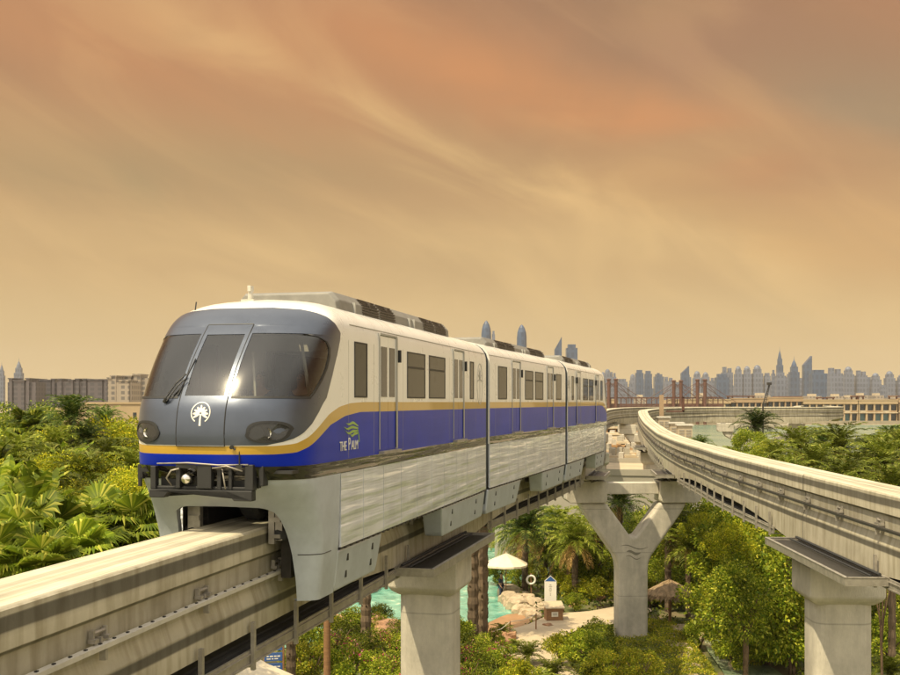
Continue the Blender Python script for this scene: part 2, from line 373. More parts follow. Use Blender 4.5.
# ------------------------------------------------------------------ world, sun, camera
CL = (3.7, 4.1, 9.3)
def build_world():
    w = bpy.data.worlds.new('World'); sc.world = w; w.use_nodes = True
    N = w.node_tree.nodes; L = w.node_tree.links; N.clear()
    out = N.new('ShaderNodeOutputWorld')
    tc = N.new('ShaderNodeTexCoord'); sp = N.new('ShaderNodeSeparateXYZ'); L.new(tc.outputs['Generated'], sp.inputs[0])
    def math_(op, a, b=None, c=None):
        n = N.new('ShaderNodeMath'); n.operation = op
        for i, v in enumerate((a, b, c)):
            if v is None: continue
            if isinstance(v, (int, float)): n.inputs[i].default_value = v
            else: L.new(v, n.inputs[i])
        return n.outputs[0]
    def ramp(sock, pts, interp='EASE'):
        r = N.new('ShaderNodeValToRGB'); r.color_ramp.interpolation = interp; els = r.color_ramp.elements
        while len(els) > 1: els.remove(els[-1])
        els[0].position = pts[0][0]; els[0].color = (*pts[0][1], 1)
        for p, c in pts[1:]: e = els.new(p); e.color = (*c, 1)
        L.new(sock, r.inputs[0]); return r.outputs[0]
    def mix(fac, a, b, mode='MIX'):
        m = N.new('ShaderNodeMix'); m.data_type = 'RGBA'; m.blend_type = mode
        for i, v in ((0, fac), (6, a), (7, b)):
            if isinstance(v, (int, float)): m.inputs[i].default_value = v
            elif isinstance(v, tuple): m.inputs[i].default_value = (*v, 1)
            else: L.new(v, m.inputs[i])
        return m.outputs[2]
    z = math_('MAXIMUM', sp.outputs[2], 0.0)
    base = ramp(z, [(0, (.70, .51, .255)), (.06, (.63, .445, .215)), (.13, (.55, .36, .17)), (.21, (.47, .28, .135)), (.30, (.39, .21, .11)), (.38, (.33, .17, .09)), (.6, (.42, .33, .26)), (1, (.5, .45, .42))])
    def noise(ry, scl, s, det, dist=0., loc=(0,0,0)):
        m0 = N.new('ShaderNodeMapping'); m0.inputs['Rotation'].default_value = (0, ry, 0); L.new(tc.outputs['Generated'], m0.inputs[0])
        mp = N.new('ShaderNodeMapping'); mp.inputs['Scale'].default_value = scl; mp.inputs['Location'].default_value = loc; L.new(m0.outputs[0], mp.inputs[0])
        n = N.new('ShaderNodeTexNoise'); n.inputs['Scale'].default_value = s; n.inputs['Detail'].default_value = det; n.inputs['Roughness'].default_value = .5; n.inputs['Distortion'].default_value = dist
        L.new(mp.outputs[0], n.inputs[0]); return n.outputs[0]
    n1 = noise(R(-20), (1., .5, 2.6), 3.0, 8, .9, (CL[0], .3, 0))
    n2 = noise(R(-25), (1., .6, 3.6), 3.6, 9, 1.3, (CL[1], 2.2, 0))
    n3 = noise(R(-8), (1., .5, 2.6), 2.6, 6, .6, (CL[2], 5.2, 0))
    k1 = math_('MULTIPLY_ADD', n1, 2.6, -.65); k2 = math_('MULTIPLY_ADD', n2, 3.0, -.85)
    fwd = ramp(sp.outputs[1], [(.0, (0,0,0)), (.3, (1,1,1))])
    X_ = sp.outputs[0]
    # warp the band coordinates a little so that edges are ragged
    xw = math_('ADD', X_, math_('MULTIPLY_ADD', n3, .16, -.08)); zw = math_('ADD', z, math_('MULTIPLY_ADD', n1, .10, -.05))
    def band(x0, z0, lx, lz, rot, amp, col, c, nz):
        ca, sa = math.cos(R(rot)), math.sin(R(rot))
        a = math_('SUBTRACT', xw, x0); b = math_('SUBTRACT', zw, z0)
        p = math_('ADD', math_('MULTIPLY', a, ca/lx), math_('MULTIPLY', b, sa/lx)); q = math_('ADD', math_('MULTIPLY', a, -sa/lz), math_('MULTIPLY', b, ca/lz))
        e = math_('EXPONENT', math_('MULTIPLY', math_('ADD', math_('MULTIPLY', p, p), math_('MULTIPLY', q, q)), -1.0))
        f = math_('MULTIPLY', math_('MULTIPLY', math_('MULTIPLY', e, amp), fwd), nz)
        n = N.new('ShaderNodeClamp'); L.new(f, n.inputs[0]); n.inputs[2].default_value = .95
        return mix(n.outputs[0], c, col)
    c = base
    c = band(-.29, .20, .22, .035, 3, .75, (.36, .265, .135), c, k1)
    c = band(-.26, .32, .24, .060, -4, .75, (.57, .27, .12), c, k1)
    c = band(.30, .145, .18, .028, -14, .55, (.60, .32, .12), c, k2)
    c = band(.33, .235, .14, .050, -18, .85, (.27, .225, .15), c, k1)
    c = band(.17, .315, .16, .030, -8, .6, (.34, .18, .115), c, k2)
    c = band(.17, .255, .30, .038, -21, .85, (.62, .275, .115), c, k1)
    c = band(.42, .33, .10, .045, -20, .8, (.60, .25, .12), c, k1)
    c = band(.06, .205, .30, .026, -24, .62, (.82, .55, .24), c, k2)
    c = band(-.05, .12, .40, .05, 0, .35, (.80, .56, .25), c, k2)
    # faint fine streaks everywhere but at the horizon
    hi = ramp(z, [(.03, (0,0,0)), (.16, (.6,.6,.6)), (.30, (1,1,1))])
    f2 = ramp(n2, [(.45, (0,0,0)), (.68, (1,1,1))]); f3 = ramp(n3, [(.5, (0,0,0)), (.7, (1,1,1))])
    c = mix(math_('MULTIPLY', math_('MULTIPLY', f2, hi), .14), c, (.85, .52, .22))
    c = mix(math_('MULTIPLY', math_('MULTIPLY', f3, hi), .25), c, (.24, .17, .10))
    # sky brightened round the sun; behind the camera and overhead is added fill light
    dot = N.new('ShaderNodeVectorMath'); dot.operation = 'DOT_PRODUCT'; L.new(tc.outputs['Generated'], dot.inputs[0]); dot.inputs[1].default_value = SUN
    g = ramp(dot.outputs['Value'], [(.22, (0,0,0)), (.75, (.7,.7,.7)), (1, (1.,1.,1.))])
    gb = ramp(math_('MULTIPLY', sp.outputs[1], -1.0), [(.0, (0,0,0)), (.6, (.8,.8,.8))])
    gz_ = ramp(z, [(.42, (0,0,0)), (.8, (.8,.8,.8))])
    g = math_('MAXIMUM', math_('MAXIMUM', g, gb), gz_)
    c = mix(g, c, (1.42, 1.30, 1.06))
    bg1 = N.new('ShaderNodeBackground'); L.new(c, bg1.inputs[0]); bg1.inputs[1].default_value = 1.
    sky = N.new('ShaderNodeTexSky'); sky.sky_type = 'NISHITA'; sky.sun_disc = False
    sky.sun_elevation = SUN_EL; sky.sun_rotation = SUN_AZ; sky.dust_density = 4
    bg2 = N.new('ShaderNodeBackground'); L.new(sky.outputs[0], bg2.inputs[0]); bg2.inputs[1].default_value = .05
    # thin blue sky seen through the cloud sheet: only high up
    hz = ramp(z, [(.3, (0,0,0)), (.7, (1,1,1))])
    mz = N.new('ShaderNodeMixShader'); bk = N.new('ShaderNodeBackground'); bk.inputs[1].default_value = 0
    L.new(hz, mz.inputs[0]); L.new(bk.outputs[0], mz.inputs[1]); L.new(bg2.outputs[0], mz.inputs[2])
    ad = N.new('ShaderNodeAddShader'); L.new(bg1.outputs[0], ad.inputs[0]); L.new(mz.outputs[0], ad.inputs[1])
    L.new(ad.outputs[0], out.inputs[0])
SUN_EL = R(60)
sun_h = Vector((-.72, -.70, 0)).normalized()
SUN = (sun_h.x*math.cos(SUN_EL), sun_h.y*math.cos(SUN_EL), math.sin(SUN_EL))
SUN_AZ = math.atan2(sun_h.x, sun_h.y)
build_world()
sl = bpy.data.lights.new('sun', 'SUN'); sl.energy = 5.; sl.angle = R(.6); sl.color = (1, .85, .55)
so = bpy.data.objects.new('sun', sl); COL.objects.link(so); so.rotation_euler = Vector(SUN).to_track_quat('Z', 'Y').to_euler(); so.location = (0, 0, 60)
cam = bpy.data.cameras.new('camera'); co = bpy.data.objects.new('camera', cam); COL.objects.link(co); sc.camera = co
co.location = (0, 0, H); co.rotation_euler = (R(90), 0, 0); cam.lens = 36*F/900; cam.sensor_width = 36; cam.shift_y = (HZ-337.5)/900
cam.clip_end = 12000; cam.clip_start = .3
sc.view_settings.view_transform = 'Standard'; sc.view_settings.look = 'None'; sc.view_settings.exposure = .12; sc.view_settings.gamma = 1
sc.cycles.use_denoising = True
sc.cycles.max_bounces = 6; sc.cycles.transparent_max_bounces = 12; sc.cycles.volume_bounces = 0
sc.cycles.sample_clamp_indirect = 6

# ------------------------------------------------------------------ ground, water, paths
def sheet(name, poly, z, mat, kind='structure', thick=0.):
    mb = MB(); n = len(poly)
    if thick: mb.prism(poly, z-thick, z, 'z')
    else: mb.add([(x, y, z) for x, y in poly], [tuple(range(n))])
    o = mb.build(name, mat); o['kind'] = kind
    return o
def smooth_poly(poly, k=4):
    out = []; n = len(poly)
    for i in range(n):
        p0, p1, p2, p3 = [Vector(poly[(i+j) % n]) for j in (-1, 0, 1, 2)]
        for t in [a/k for a in range(k)]:
            v = .5*((2*p1)+(p2-p0)*t+(2*p0-5*p1+4*p2-p3)*t*t+(3*p1-p0-3*p2+p3)*t**3)
            out.append((v.x, v.y))
    return out
def grid_axis(segs):
    a = []
    for lo, hi, n in segs: a += list(np.linspace(lo, hi, n, endpoint=False))
    return a+[segs[-1][1]]
SEA_Y0, SEA_Y1 = 262., 652.
def ground_z(x, y):
    z = .06*math.sin(x*.21)*math.cos(y*.17) if y < 120 else 0
    sx = min(1, max(0, (x-40+ (y-262)*-.05)/14)); sy = min(1, max(0, (y-SEA_Y0)/14))*min(1, max(0, (SEA_Y1-y)/8))
    d = sx*sy
    if y > SEA_Y1: return .8
    return z*(1-d)-2.2*d
def build_ground():
    xs = grid_axis([(-5500, -600, 8), (-600, -60, 14), (-60, 120, 40), (120, 800, 22), (800, 5500, 8)])
    ys = grid_axis([(-250, 20, 10), (20, 120, 34), (120, 262, 14), (262, 276, 4), (276, 644, 14), (644, 652, 2), (652, 660, 2), (660, 5800, 14)])
    vs = [(x, y, ground_z(x, y)) for y in ys for x in xs]; nx = len(xs)
    fs = [(j*nx+i, j*nx+i+1, (j+1)*nx+i+1, (j+1)*nx+i) for j in range(len(ys)-1) for i in range(nx-1)]
    m, N, L, P = new_mat('garden_ground')
    tc = N.new('ShaderNodeTexCoord'); n = N.new('ShaderNodeTexNoise'); n.inputs['Scale'].default_value = .35; n.inputs['Detail'].default_value = 9; n.inputs['Roughness'].default_value = .7
    L.new(tc.outputs['Object'], n.inputs[0])
    cr = N.new('ShaderNodeValToRGB'); e = cr.color_ramp.elements; e[0].position = .38; e[0].color = (.045, .06, .015, 1); e[1].position = .6; e[1].color = (.17, .13, .07, 1)
    k = e.new(.5); k.color = (.10, .11, .03, 1)
    L.new(n.outputs[0], cr.inputs[0])
    # far land is bare sand
    sp = N.new('ShaderNodeSeparateXYZ'); L.new(tc.outputs['Object'], sp.inputs[0])
    mr = N.new('ShaderNodeMapRange'); mr.inputs[1].default_value = 200; mr.inputs[2].default_value = 260; L.new(sp.outputs[1], mr.inputs[0])
    mx = N.new('ShaderNodeMix'); mx.data_type = 'RGBA'; L.new(mr.outputs[0], mx.inputs[0]); L.new(cr.outputs[0], mx.inputs[6]); mx.inputs[7].default_value = (.30, .24, .16, 1)
    L.new(mx.outputs[2], P.inputs['Base Color']); P.inputs['Roughness'].default_value = .95
    b = N.new('ShaderNodeBump'); b.inputs['Strength'].default_value = .8; L.new(n.outputs[0], b.inputs['Height']); L.new(b.outputs[0], P.inputs['Normal'])
    o = new_obj('ground', vs, fs, m, smooth=True); o['kind'] = 'structure'
build_ground()
o = sheet('sea_water', [(20, 255), (3500, 255), (3500, 660), (20, 660)], -.45, M['sea']); 
pool_poly = smooth_poly([(-13, 60), (-6, 57.5), (-2, 60), (1.5, 61), (2.8, 63.5), (4.6, 66.5), (3.6, 71), (4.0, 77), (7.2, 82), (8.5, 90), (4, 97), (-6, 97), (-14, 88), (-19, 74)])
sheet('pool_water', pool_poly, .10, M['pool'])
path_poly = smooth_poly([(2.6, 47), (6.2, 47), (6.0, 53), (5.6, 58), (7.0, 61.5), (9.4, 63.5), (12.5, 67.5), (11.4, 69.5), (8.6, 67.5), (6.2, 66.4), (4.6, 63.6), (2.6, 60.6), (2.4, 57), (3.4, 53)])
sheet('garden_path', path_poly, .16, M['path'])
beach_poly = smooth_poly([(1.0, 60.4), (2.4, 60.8), (4.4, 63.4), (4.9, 65.8), (3.8, 66.8), (2.4, 64.4)])
sheet('pool_edge_paving', beach_poly, .135, pmat('wet_paving', (.34, .19, .09), .5, var=.3, scale=1.))
sheet('stream_water', smooth_poly([(12.6, 46), (15.6, 46), (15.8, 53), (15.2, 58), (16.4, 62.5), (14.8, 63), (13.6, 58), (13.2, 53)]), .12, M['stream'])

# ------------------------------------------------------------------ guideway
def catmull(pts, step=.75):
    P = [Vector(p) for p in pts]; P = [2*P[0]-P[1]]+P+[2*P[-1]-P[-2]]
    out = []
    for i in range(1, len(P)-2):
        n = max(2, int((P[i+1]-P[i]).length/step))
        for k in range(n):
            t = k/n; p0, p1, p2, p3 = P[i-1:i+3]
            out.append(.5*((2*p1)+(p2-p0)*t+(2*p0-5*p1+4*p2-p3)*t*t+(3*p1-p0-3*p2+p3)*t**3))
    out.append(P[-2]); return out
LEFT = [(-8.6, -12), (-7.25, -2), (-6.3, 4.2), (-5.02, 10.95), (-3.55, 18.1), (-.36, 31.8), (3.27, 44.5), (6.5, 57), (10.0, 75), (13.1, 97), (16.6, 121), (20.0, 137), (25.0, 148.5), (32, 154.5), (40, 156), (47.0, 157), (50.5, 160.5), (53.5, 168), (58, 182), (66, 205)]
RIGHT = [(9.3, -12), (9.5, -2), (9.85, 10), (10.15, 20), (10.45, 28), (10.85, 36), (11.25, 43.2), (11.75, 48.7), (12.45, 57), (14.0, 70), (15.75, 82.5), (18.2, 100), (21.3, 120), (23.6, 132), (27.5, 142), (33.5, 148), (40, 150), (47.5, 150.6), (53, 153), (57.2, 160), (61.5, 175), (69, 200)]
LP = catmull(LEFT); RP = catmull(RIGHT)
def top_z(y_arc):             # the guideway climbs a little beyond 70 m
    t = min(1, max(0, (y_arc-70)/90)); t = t*t*(3-2*t)
    return BT+1.35*t
PIER_YL = [1, 31.2, 60, 90, 120]
PIER_YR = [1, 29.3, 61.5, 91, 120]
def pier_arcs(P, ys):
    S = [0]
    for a, b in zip(P, P[1:]): S.append(S[-1]+(b-a).length)
    out = []
    for y in ys:
        i = min(range(len(P)), key=lambda k: abs(P[k].y-y)+ (100 if P[k].x > 30 else 0)); out.append(S[i])
    return S, out
def frames(P):
    S, arcs = pier_arcs(P, PIER_YL if P is LP else PIER_YR)
    last = arcs[-1]
    arcs += [last+27, last+46, last+72]
    fr = []
    for i, p in enumerate(P):
        d = (P[min(i+1, len(P)-1)]-P[max(i-1, 0)]); d = Vector((d.x, d.y, 0)).normalized()
        n = Vector((d.y, -d.x, 0))        # to the right of travel
        fr.append((Vector((p.x, p.y, top_z(S[i]-12))), d, n, S[i]))
    return fr, arcs
def haunch(s, arcs):
    d = min(abs(s-a) for a in arcs)
    return -1.6-.72*max(0, 1-d/11)**1.6
def sample(fr, s):
    s = max(fr[0][3], min(fr[-1][3]-.01, s))
    for a, b in zip(fr, fr[1:]):
        if b[3] >= s:
            t = (s-a[3])/(b[3]-a[3]); return a[0].lerp(b[0], t), a[1].lerp(b[1], t).normalized(), a[2].lerp(b[2], t).normalized()
def build_guideway(P, inner, label):
    fr, arcs = frames(P)
    root = thing('guideway_beam', fr[0][0], 0, label, 'monorail guideway')
    inv = -fr[0][0]
    half = [(0, 0, -.55), (.51, 0, -.04), (.55, -.04, .04), (.55, -.45, .45), (.475, -.52, .52), (.475, -.96, .96), (.55, -1.17, 1.17), (.55, -1.6, 1.6)]
    vs = []; uv = []; fs = []; sec = None
    for p, d, n, s in fr:
        hb = haunch(s, arcs); pts = []
        for x, z, v in half[1:]:
            pts.append((x, z, v))
        pts[-1] = (.55, hb, -hb)
        full = [(-x, z, v) for x, z, v in reversed(pts)]+[(0, 0, -.55)]+pts+[(0, hb, 2.2)]
        sec = len(full)
        for x, z, v in full:
            q = p+inv+n*x+Vector((0, 0, z)); vs.append(q); uv.append((s, v))
    for i in range(len(fr)-1):
        for k in range(sec):
            k2 = (k+1) % sec
            fs.append((i*sec+k, i*sec+k2, (i+1)*sec+k2, (i+1)*sec+k))
    fs.append(tuple(range(sec))); fs.append(tuple(reversed(range((len(fr)-1)*sec, len(fr)*sec))))
    o = new_obj('concrete_beam', vs, fs, M['beam'], root, uvs=uv)
    bm = bmesh.new(); bm.from_mesh(o.data); bmesh.ops.recalc_face_normals(bm, faces=bm.faces); bm.to_mesh(o.data); bm.free()
    # power rails on both flanks
    for side in (1, -1):
        mb = MB(); sel = fr[::2]
        n4 = []
        for p, d, n, s in sel:
            b = p+inv+n*side*.60+Vector((0, 0, -.80))
            n4 += [b+n*side*.052+Vector((0,0,.028)), b+n*side*.052-Vector((0,0,.028)), b-n*side*.052-Vector((0,0,.028)), b-n*side*.052+Vector((0,0,.028))]
        fsr = [(i*4+k, i*4+(k+1) % 4, (i+1)*4+(k+1) % 4, (i+1)*4+k) for i in range(len(sel)-1) for k in range(4)]
        mb.add(n4, fsr)
        if side == inner and inner == 1:
            s_ = 4.; mb.m = 1
            while s_ < 60:
                p, d, n = sample(fr, s_); Mx = Matrix(((n.x*side, d.x, 0, 0), (n.y*side, d.y, 0, 0), (0, 0, 1, 0), (0, 0, 0, 1))); Mx.translation = p+inv
                mb.box(.585, .615, -.022, .022, -.79, -.757, Mx); s_ += .33
        mb.build('power_rail', [M['pale'] if inner == 1 else M['darkmetal'], M['black']], root)
        if side == inner or True:
            k = 0; s = 2.0
            while s < min(fr[-1][3], 150) and k < 48:
                p, d, n = sample(fr, s)
                mb = MB(); Mx = Matrix(((n.x*side, d.x, 0, 0), (n.y*side, d.y, 0, 0), (0, 0, 1, 0), (0, 0, 0, 1)))
                Mx.translation = p+inv
                mb.box(.46, .58, -.02, .02, -.88, -.70, Mx)
                for u in (-.17, .13): mb.box(.50, .56, u, u+.04, -.74, -.60, Mx); mb.box(.50, .60, u-.02, u+.06, -.745, -.70, Mx)
                mb.tube([Mx @ Vector((.53, -.16, -.64)), Mx @ Vector((.53, .16, -.64))], .022, 6)
                mb.box(.56, .64, -.03, .03, -.97, -.84, Mx)
                mb.build('rail_bracket', M['steel'], root)
                s += 2.9; k += 1
    # cable ladder slung under the beam between the piers
    for a, b in zip(arcs[:5], arcs[1:6]):
        lo, hi = a+4.6, b-4.6; mb = MB(); q = []; n_ = 24
        for i in range(n_+1):
            s = lo+(hi-lo)*i/n_; p, d, n = sample(fr, s); q.append((p+inv, d, n))
        def strip(x0, x1, z0, z1):
            vs = []
            for p, d, n in q:
                for x, z in ((x0, z0), (x1, z0), (x1, z1), (x0, z1)): vs.append(p+n*x*inner+Vector((0, 0, z)))
            mb.add(vs, [(i*4+k, i*4+(k+1) % 4, (i+1)*4+(k+1) % 4, (i+1)*4+k) for i in range(n_) for k in range(4)]+[(0,1,2,3), (n_*4+3, n_*4+2, n_*4+1, n_*4)])
        strip(.56, .60, -2.06, -1.86); strip(-.02, .02, -2.06, -1.86)
        strip(.57, .625, -1.93, -1.91); strip(.57, .625, -2.09, -2.06)
        lad = mb
        mb = MB(); strip(.05, .53, -1.98, -1.93); strip(.12, .30, -1.925, -1.83); strip(.33, .45, -1.925, -1.86); mb.build('cable_bundle', M['rubber'], root)
        mb = lad; s = lo+.3
        while s < hi:
            p, d, n = sample(fr, s); Mx = Matrix(((n.x*inner, d.x, 0, 0), (n.y*inner, d.y, 0, 0), (0, 0, 1, 0), (0, 0, 0, 1))); Mx.translation = p+inv
            mb.box(.61, .67, -.04, .04, -2.17, min(-1.42, -1.42), Mx); mb.box(-.05, .0, -.04, .04, -2.17, -1.6, Mx); mb.box(-.05, .66, -.03, .03, -2.13, -2.09, Mx)
            s += 1.9
        mb.build('cable_ladder', M['steel'], root)
    return fr, arcs, root
LF, LA, lroot = build_guideway(LP, 1, 'concrete monorail beam the train rides on, running from the lower left')
RF, RA, rroot = build_guideway(RP, -1, 'empty concrete monorail beam sweeping in from the right edge of the view')

def framemat(p, d, n):
    Mx = Matrix(((n.x, d.x, 0, 0), (n.y, d.y, 0, 0), (0, 0, 1, 0), (0, 0, 0, 1))); Mx.translation = p; return Mx
def rrect(w, l, r, n=5):
    out = []
    for cx, cy, a0 in ((w-r, l-r, 0), (-w+r, l-r, 90), (-w+r, -l+r, 180), (w-r, -l+r, 270)):
        for k in range(n+1):
            a = R(a0+90*k/n); out.append((cx+r*math.cos(a), cy+r*math.sin(a)))
    return out
def single_pier(fr, s, label, group):
    p, d, n = sample(fr, s); zt = p.z-2.3; rz = math.atan2(-d.x, d.y)
    root = thing('guideway_pier', (p.x, p.y, 0), rz, label, 'bridge pier', group)
    mb = MB(); mb.prism(rrect(.77, .70, .36), -1.0, zt-.95, 'z'); mb.build('column', M['pier'], root, smooth=False, bevel=0)
    mb = MB()
    sec = [(.74, .68, zt-1.05), (.92, .84, zt-.92), (.99, .92, zt-.82), (.99, .92, zt-.02)]
    for (a, b, z) in sec: mb.v += [(a, -b, z), (a, b, z), (-a, b, z), (-a, -b, z)]
    for i in range(3):
        for k in range(4): mb.f.append((i*4+k, i*4+(k+1) % 4, (i+1)*4+(k+1) % 4, (i+1)*4+k)); mb.mi.append(0)
    mb.f += [(0,1,2,3), (15,14,13,12)]; mb.mi += [0, 0]
    mb.build('pier_cap', M['pier'], root, bevel=.04)
    for sx in (-1, 1): mb = MB(); mb.box(sx*.3-.14, sx*.3+.14, -.3, .3, zt-.02, zt+.06); mb.build('bearing', M['darkmetal'], root)
    return root
def platform(fr, s, inner, label, half=3.6, off=-2.0):
    """steel maintenance platform beside the beam over each pier"""
    root = None
    P0, d0, n0 = sample(fr, s+off); rz = math.atan2(-d0.x, d0.y)
    root = thing('service_platform', (P0.x, P0.y, P0.z-1.95), rz, label, 'maintenance platform')
    x0, x1 = sorted((inner*.60, inner*1.55)); mb = MB()
    mb.box(x0+.06, x1-.06, -half+.06, half-.06, .02, .05); mb.build('grating', M['darkmetal'], root)
    mb = MB()
    for a, b, c, e in ((x0, x0+.06, -half, half), (x1-.06, x1, -half, half), (x0+.06, x1-.06, -half, -half+.06), (x0+.06, x1-.06, half-.06, half)):
        mb.box(a, b, c, e, -.07, .11)
        mb.box(a-.012, b+.012, c-.012, e+.012, .11, .128)
    for k in range(7):
        y = -half+.9+k*(2*half-1.8)/6; mb.box(x0+.06, x1-.06, y-.03, y+.03, -.08, .0)
    mb.build('rim', M['steel'], root)
    for k in range(4):
        y = -1.6+k*1.5-off*.5; mb = MB(); mb.tube([(x1*.93 if inner > 0 else x0*.93, y, -.05), (inner*.75, y+.05, -.30)], .03, 6); mb.build('strut', M['darkmetal'], root)
    mb = MB(); xa = inner*.72
    mb.tube([(xa, -half+.2, .16), (xa, half-.2, .16)], .035, 6); mb.tube([(xa+inner*.2, -half+.2, .13), (xa+inner*.22, half-.4, .13)], .025, 6)
    mb.build('conduit', M['rubber'], root)
    return root
single_pier(LF, LA[1], 'smooth concrete column holding the beam right under the first train car', 'single piers')
single_pier(RF, RA[1], 'smooth concrete column at the lower right holding the empty beam', 'single piers')
for fr, A, side in ((LF, LA, 'train'), (RF, RA, 'empty')):
    single_pier(fr, A[3], 'slim pier of the %s beam, first one behind the Y shaped pier' % side, 'single piers')
    single_pier(fr, A[4], 'slim pier of the %s beam, second one behind the Y shaped pier' % side, 'single piers')
platform(LF, LA[1], 1, 'steel platform with dark grating beside the beam under the first train car')
platform(RF, RA[1], -1, 'steel platform with pale rims on the pier at the lower right')
platform(LF, LA[2], 1, 'steel platform on the left arm of the Y shaped pier', half=2.2, off=-1.0)
platform(RF, RA[2], -1, 'steel platform on the right arm of the Y shaped pier', half=2.2, off=-1.0)
platform(RF, RA[3], -1, 'small steel platform on the empty beam beyond the Y shaped pier', half=2.0, off=-.5)

def y_pier(sl_, sr_, label, zb=-1.0, col_w=.83, mark=False):
    pl, dl, nl = sample(LF, sl_); pr, dr, nr = sample(RF, sr_)
    c = (pl+pr)/2; v = (pr-pl); v.z = 0; half = v.length/2; u = v.normalized()
    rz = math.atan2(u.y, u.x)*.3
    zt = (pl.z+pr.z)/2-2.3
    root = thing('y_shaped_pier', (c.x, c.y, 0), rz, label, 'bridge pier')
    cap0 = zt-1.2; crot = zt-3.1; colt = zt-4.55; T = .72
    # body outline in x,z : column, two arms
    L_ = []
    W = half
    out_r = [(col_w, zb), (col_w, colt-.4), (col_w+.04, colt), (col_w+.18, colt+.38), (W-.22, cap0-.6), (W+.12, cap0-.02)]
    inn_r = [(W-1.4, cap0-.02), (.34, crot+.28), (.16, crot+.05)]
    poly = out_r+inn_r+[(0, crot)]
    full = poly+[(-x, z) for x, z in reversed(poly[:-1])]
    bm = bmesh.new(); vs = [bm.verts.new((x, -T, z)) for x, z in full]; f = bm.faces.new(vs)
    ex = bmesh.ops.extrude_face_region(bm, geom=[f]); bmesh.ops.translate(bm, verts=[e for e in ex['geom'] if isinstance(e, bmesh.types.BMVert)], vec=(0, 2*T, 0))
    bmesh.ops.recalc_face_normals(bm, faces=bm.faces)
    me = bpy.data.meshes.new('pier_body'); bm.to_mesh(me); bm.free(); me.materials.append(M['pier'])
    o = bpy.data.objects.new('pier_body', me); COL.objects.link(o); o.parent = root
    b = o.modifiers.new('bevel', 'BEVEL'); b.width = .16; b.segments = 3; b.limit_method = 'ANGLE'; b.angle_limit = R(50)
    for sx in (-1, 1):
        mb = MB(); x = sx*W
        mb.prism([(x-1.4, cap0+.12), (x-1.3, cap0), (x+.65, cap0), (x+.85, cap0+.2), (x+.85, zt), (x-1.4, zt)] if sx > 0 else
                 [(x-.85, cap0+.2), (x-.65, cap0), (x+1.3, cap0), (x+1.4, cap0+.12), (x+1.4, zt), (x-.85, zt)], -T-.2, T+.2)
        mb.build('pier_cap', M['pier'], root, bevel=.04)
        mb = MB(); mb.box(x-.35, x+.35, -.4, .4, zt, zt+.06); mb.build('bearing', M['darkmetal'], root)
    mb = MB(); mb.box(-W+1.41, W-1.41, -.45, .45, zt-.75, zt-.12); mb.build('cross_beam', M['pier'], root, bevel=.03)
    if mark:
        mb = MB()     # three wave strokes cast into the front
        for x0, x1, z0, amp, th in ((-.72, .85, crot-.55, .10, .065), (-.38, .42, crot-.85, .07, .16), (-.42, .45, crot-1.12, .09, .06)):
            vs = []; n = 16
            for i in range(n+1):
                t = i/n; x = x0+(x1-x0)*t; z = z0+amp*math.sin(t*2*PI+.4)+(t-.5)*-.05; w_ = th*math.sin(PI*min(1, max(.02, t)))**.6
                vs += [(x, -T-.006, z-w_/2), (x, -T-.006, z+w_/2), (x, -T+.02, z-w_/2), (x, -T+.02, z+w_/2)]
            fs = []
            for i in range(n): a = i*4; fs += [(a, a+4, a+5, a+1), (a+1, a+5, a+7, a+3), (a, a+2, a+6, a+4)]
            mb.add(vs, fs)
        mb.build('wave_emblem', pmat('cast_mark', (.2, .19, .15), .9), root)
    return root
y_pier(LA[2], RA[2], 'big Y shaped concrete pier with wave emblem standing in the hedge', mark=True)
y_pier(LA[5], RA[5], 'far Y shaped pier carrying the grey viaduct where it bends right')
y_pier(LA[6]+1, RA[6]+.5, 'farthest Y shaped pier at the right end of the grey viaduct')

# ------------------------------------------------------------------ monorail train
SC = [(-1.3, .04), (-.45, -.05), (0, -.2), (.35, -.5), (.83, -.98), (1.05, -1.18), (1.5, -1.27), (1.9, -1.22), (2.12, -1.12), (2.6, -.80), (3.05, -.40), (3.3, -.14), (3.5, .10), (3.66, .40), (3.78, .80), (3.87, 1.4)]
LL = [(-1.3, .35), (0, .45), (.35, .7), (.83, 1.05), (1.2, 1.35), (2, 1.4), (3, 1.25), (3.5, 1.1), (3.87, .8)]
WW = [(-1.3, 1.36), (-.45, 1.46), (0, 1.48), (.83, 1.5), (4, 1.5)]
def lerp(tab, x):
    return float(np.interp(x, [a for a, b in tab], [b for a, b in tab]))
def herm(tab, x):
    """smooth interpolation through a table"""
    xs = [a for a, b in tab]; ys = [b for a, b in tab]
    x = min(max(x, xs[0]), xs[-1]); i = min(max(0, int(np.searchsorted(xs, x))-1), len(xs)-2)
    def m(j):
        a = max(0, j-1); b = min(len(xs)-1, j+1); return (ys[b]-ys[a])/(xs[b]-xs[a])
    h = xs[i+1]-xs[i]; t = (x-xs[i])/h
    return (2*t**3-3*t*t+1)*ys[i]+(t**3-2*t*t+t)*h*m(i)+(-2*t**3+3*t*t)*ys[i+1]+(t**3-t*t)*h*m(i+1)
ZR, ZT = 3.15, 3.87
KR = 2.7
def Wz(z):
    if z <= ZR: return herm(WW, z)
    q = min(1, (z-ZR)/(ZT-ZR)); return 1.5*max(0, 1-q**KR)**(1/KR)
NM = 2.7
